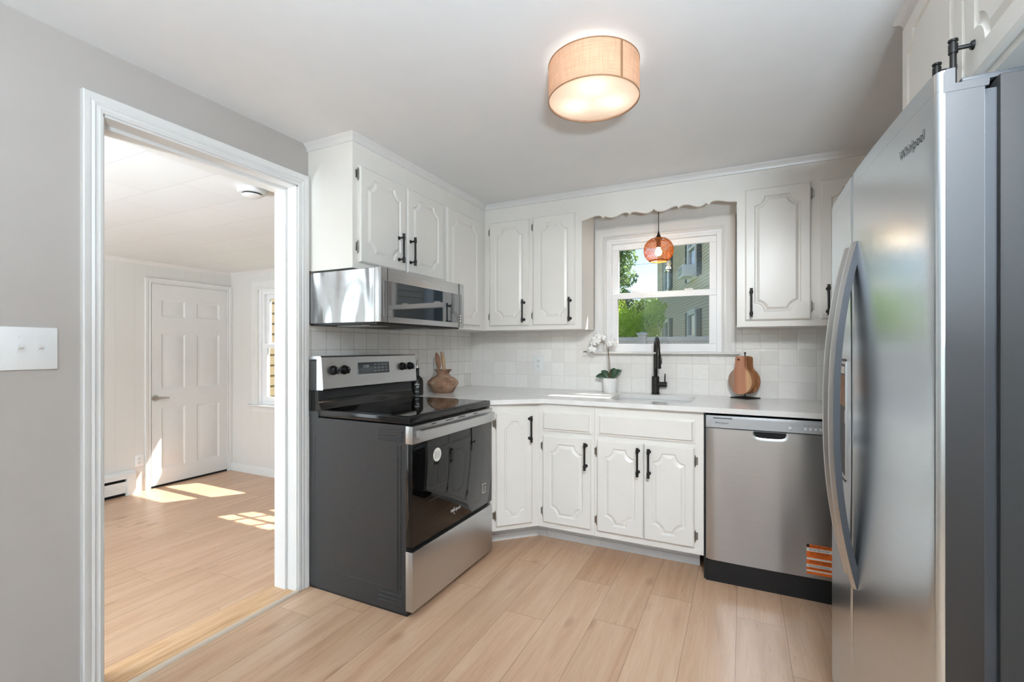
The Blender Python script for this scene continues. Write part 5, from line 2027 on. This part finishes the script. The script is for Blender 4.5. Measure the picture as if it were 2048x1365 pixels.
def tree(name, label, cx, cy, blobs, mat, n, ls, trunk_h, tr=0.12):
    t = thing(name, label, 'tree', (cx, cy, -0.55))
    m = MB()
    m.tube([(cx, cy, -0.55), (cx + 0.1, cy, trunk_h * 0.5), (cx - 0.05, cy + 0.1, trunk_h)], [tr, tr * 0.8, tr * 0.4], 10)
    for bx, by, bz, br in blobs:
        m.tube([(cx, cy, trunk_h * 0.45), ((cx + bx) / 2, (cy + by) / 2, (trunk_h * 0.5 + bz) / 2), (bx, by, bz)], [tr * 0.5, tr * 0.3, tr * 0.1], 6)
    m.build('trunk', 'bark', t, weld=False)
    rnd = random.Random(name + label)
    m = MB()
    tot = sum(b[3] ** 2 for b in blobs)
    for bx, by, bz, br in blobs:
        for _ in range(int(n * br * br / tot)):
            v = Vector((rnd.gauss(0, 1), rnd.gauss(0, 1), rnd.gauss(0, 1))).normalized() * br * (rnd.random() ** 0.4)
            v.z *= 0.8
            c = Vector((bx, by, bz)) + v
            a = Vector((rnd.gauss(0, 1), rnd.gauss(0, 1), rnd.gauss(0, 1))).normalized()
            b_ = a.cross(Vector((rnd.gauss(0, 1), rnd.gauss(0, 1), rnd.gauss(0, 1)))).normalized()
            s = ls * (0.6 + 0.8 * rnd.random())
            m.face((c - a * s, c - b_ * s * 0.55, c + a * s, c + b_ * s * 0.55))
    m.build('foliage', mat, t, weld=False, recalc=False)
    return t


tree('shade_tree', 'tall dark leafy tree behind the fence, left in the window', -5.6, 20.0,
     [(-5.2, 20, 5.9, 1.0), (-4.75, 20.3, 5.1, 0.75), (-5.6, 19.6, 4.4, 1.0), (-4.5, 19.8, 4.2, 0.6), (-6.3, 20.2, 5.2, 1.2), (-4.9, 20.4, 6.5, 0.8), (-4.5, 20.2, 5.7, 0.55), (-6.3, 20, 3.2, 1.2), (-4.9, 20, 3.3, 0.8)], 'foliage_dark', 15000, 0.065, 5.0, 0.16)
tree('lime_tree', 'bright lime green tree just behind the fence', -2.9, 12.0,
     [(-3.1, 12, 2.15, 0.55), (-2.65, 12.2, 1.85, 0.5), (-3.4, 11.8, 2.3, 0.5), (-2.3, 12.3, 1.5, 0.45), (-2.9, 12, 1.35, 0.7), (-3.7, 12, 1.6, 0.8), (-2.1, 12.4, 1.9, 0.4), (-2.2, 12.2, 1.15, 0.5), (-2.0, 12.5, 2.25, 0.3)], 'foliage_lime', 10000, 0.045, 1.5, 0.08)
tree('hedge_tree', 'pale green tree far behind, beside the corner of the green house', -4.6, 27.0,
     [(-4.5, 27, 3.6, 1.0), (-5.4, 27, 3.0, 1.2), (-4.2, 27.5, 3.0, 1.0), (-5.0, 27, 2.0, 1.2)], 'foliage_mid', 6000, 0.08, 3.0, 0.12)
m = MB()
m.tube([(-3.9, 25.05, 5.6), (-6.0, 25.6, 5.7), (-9.0, 26.4, 6.0)], 0.008, 6)
tag(m.build('utility_cable', 'black_plastic'), 'thin dark cable crossing the sky beside the green house', 'cable')
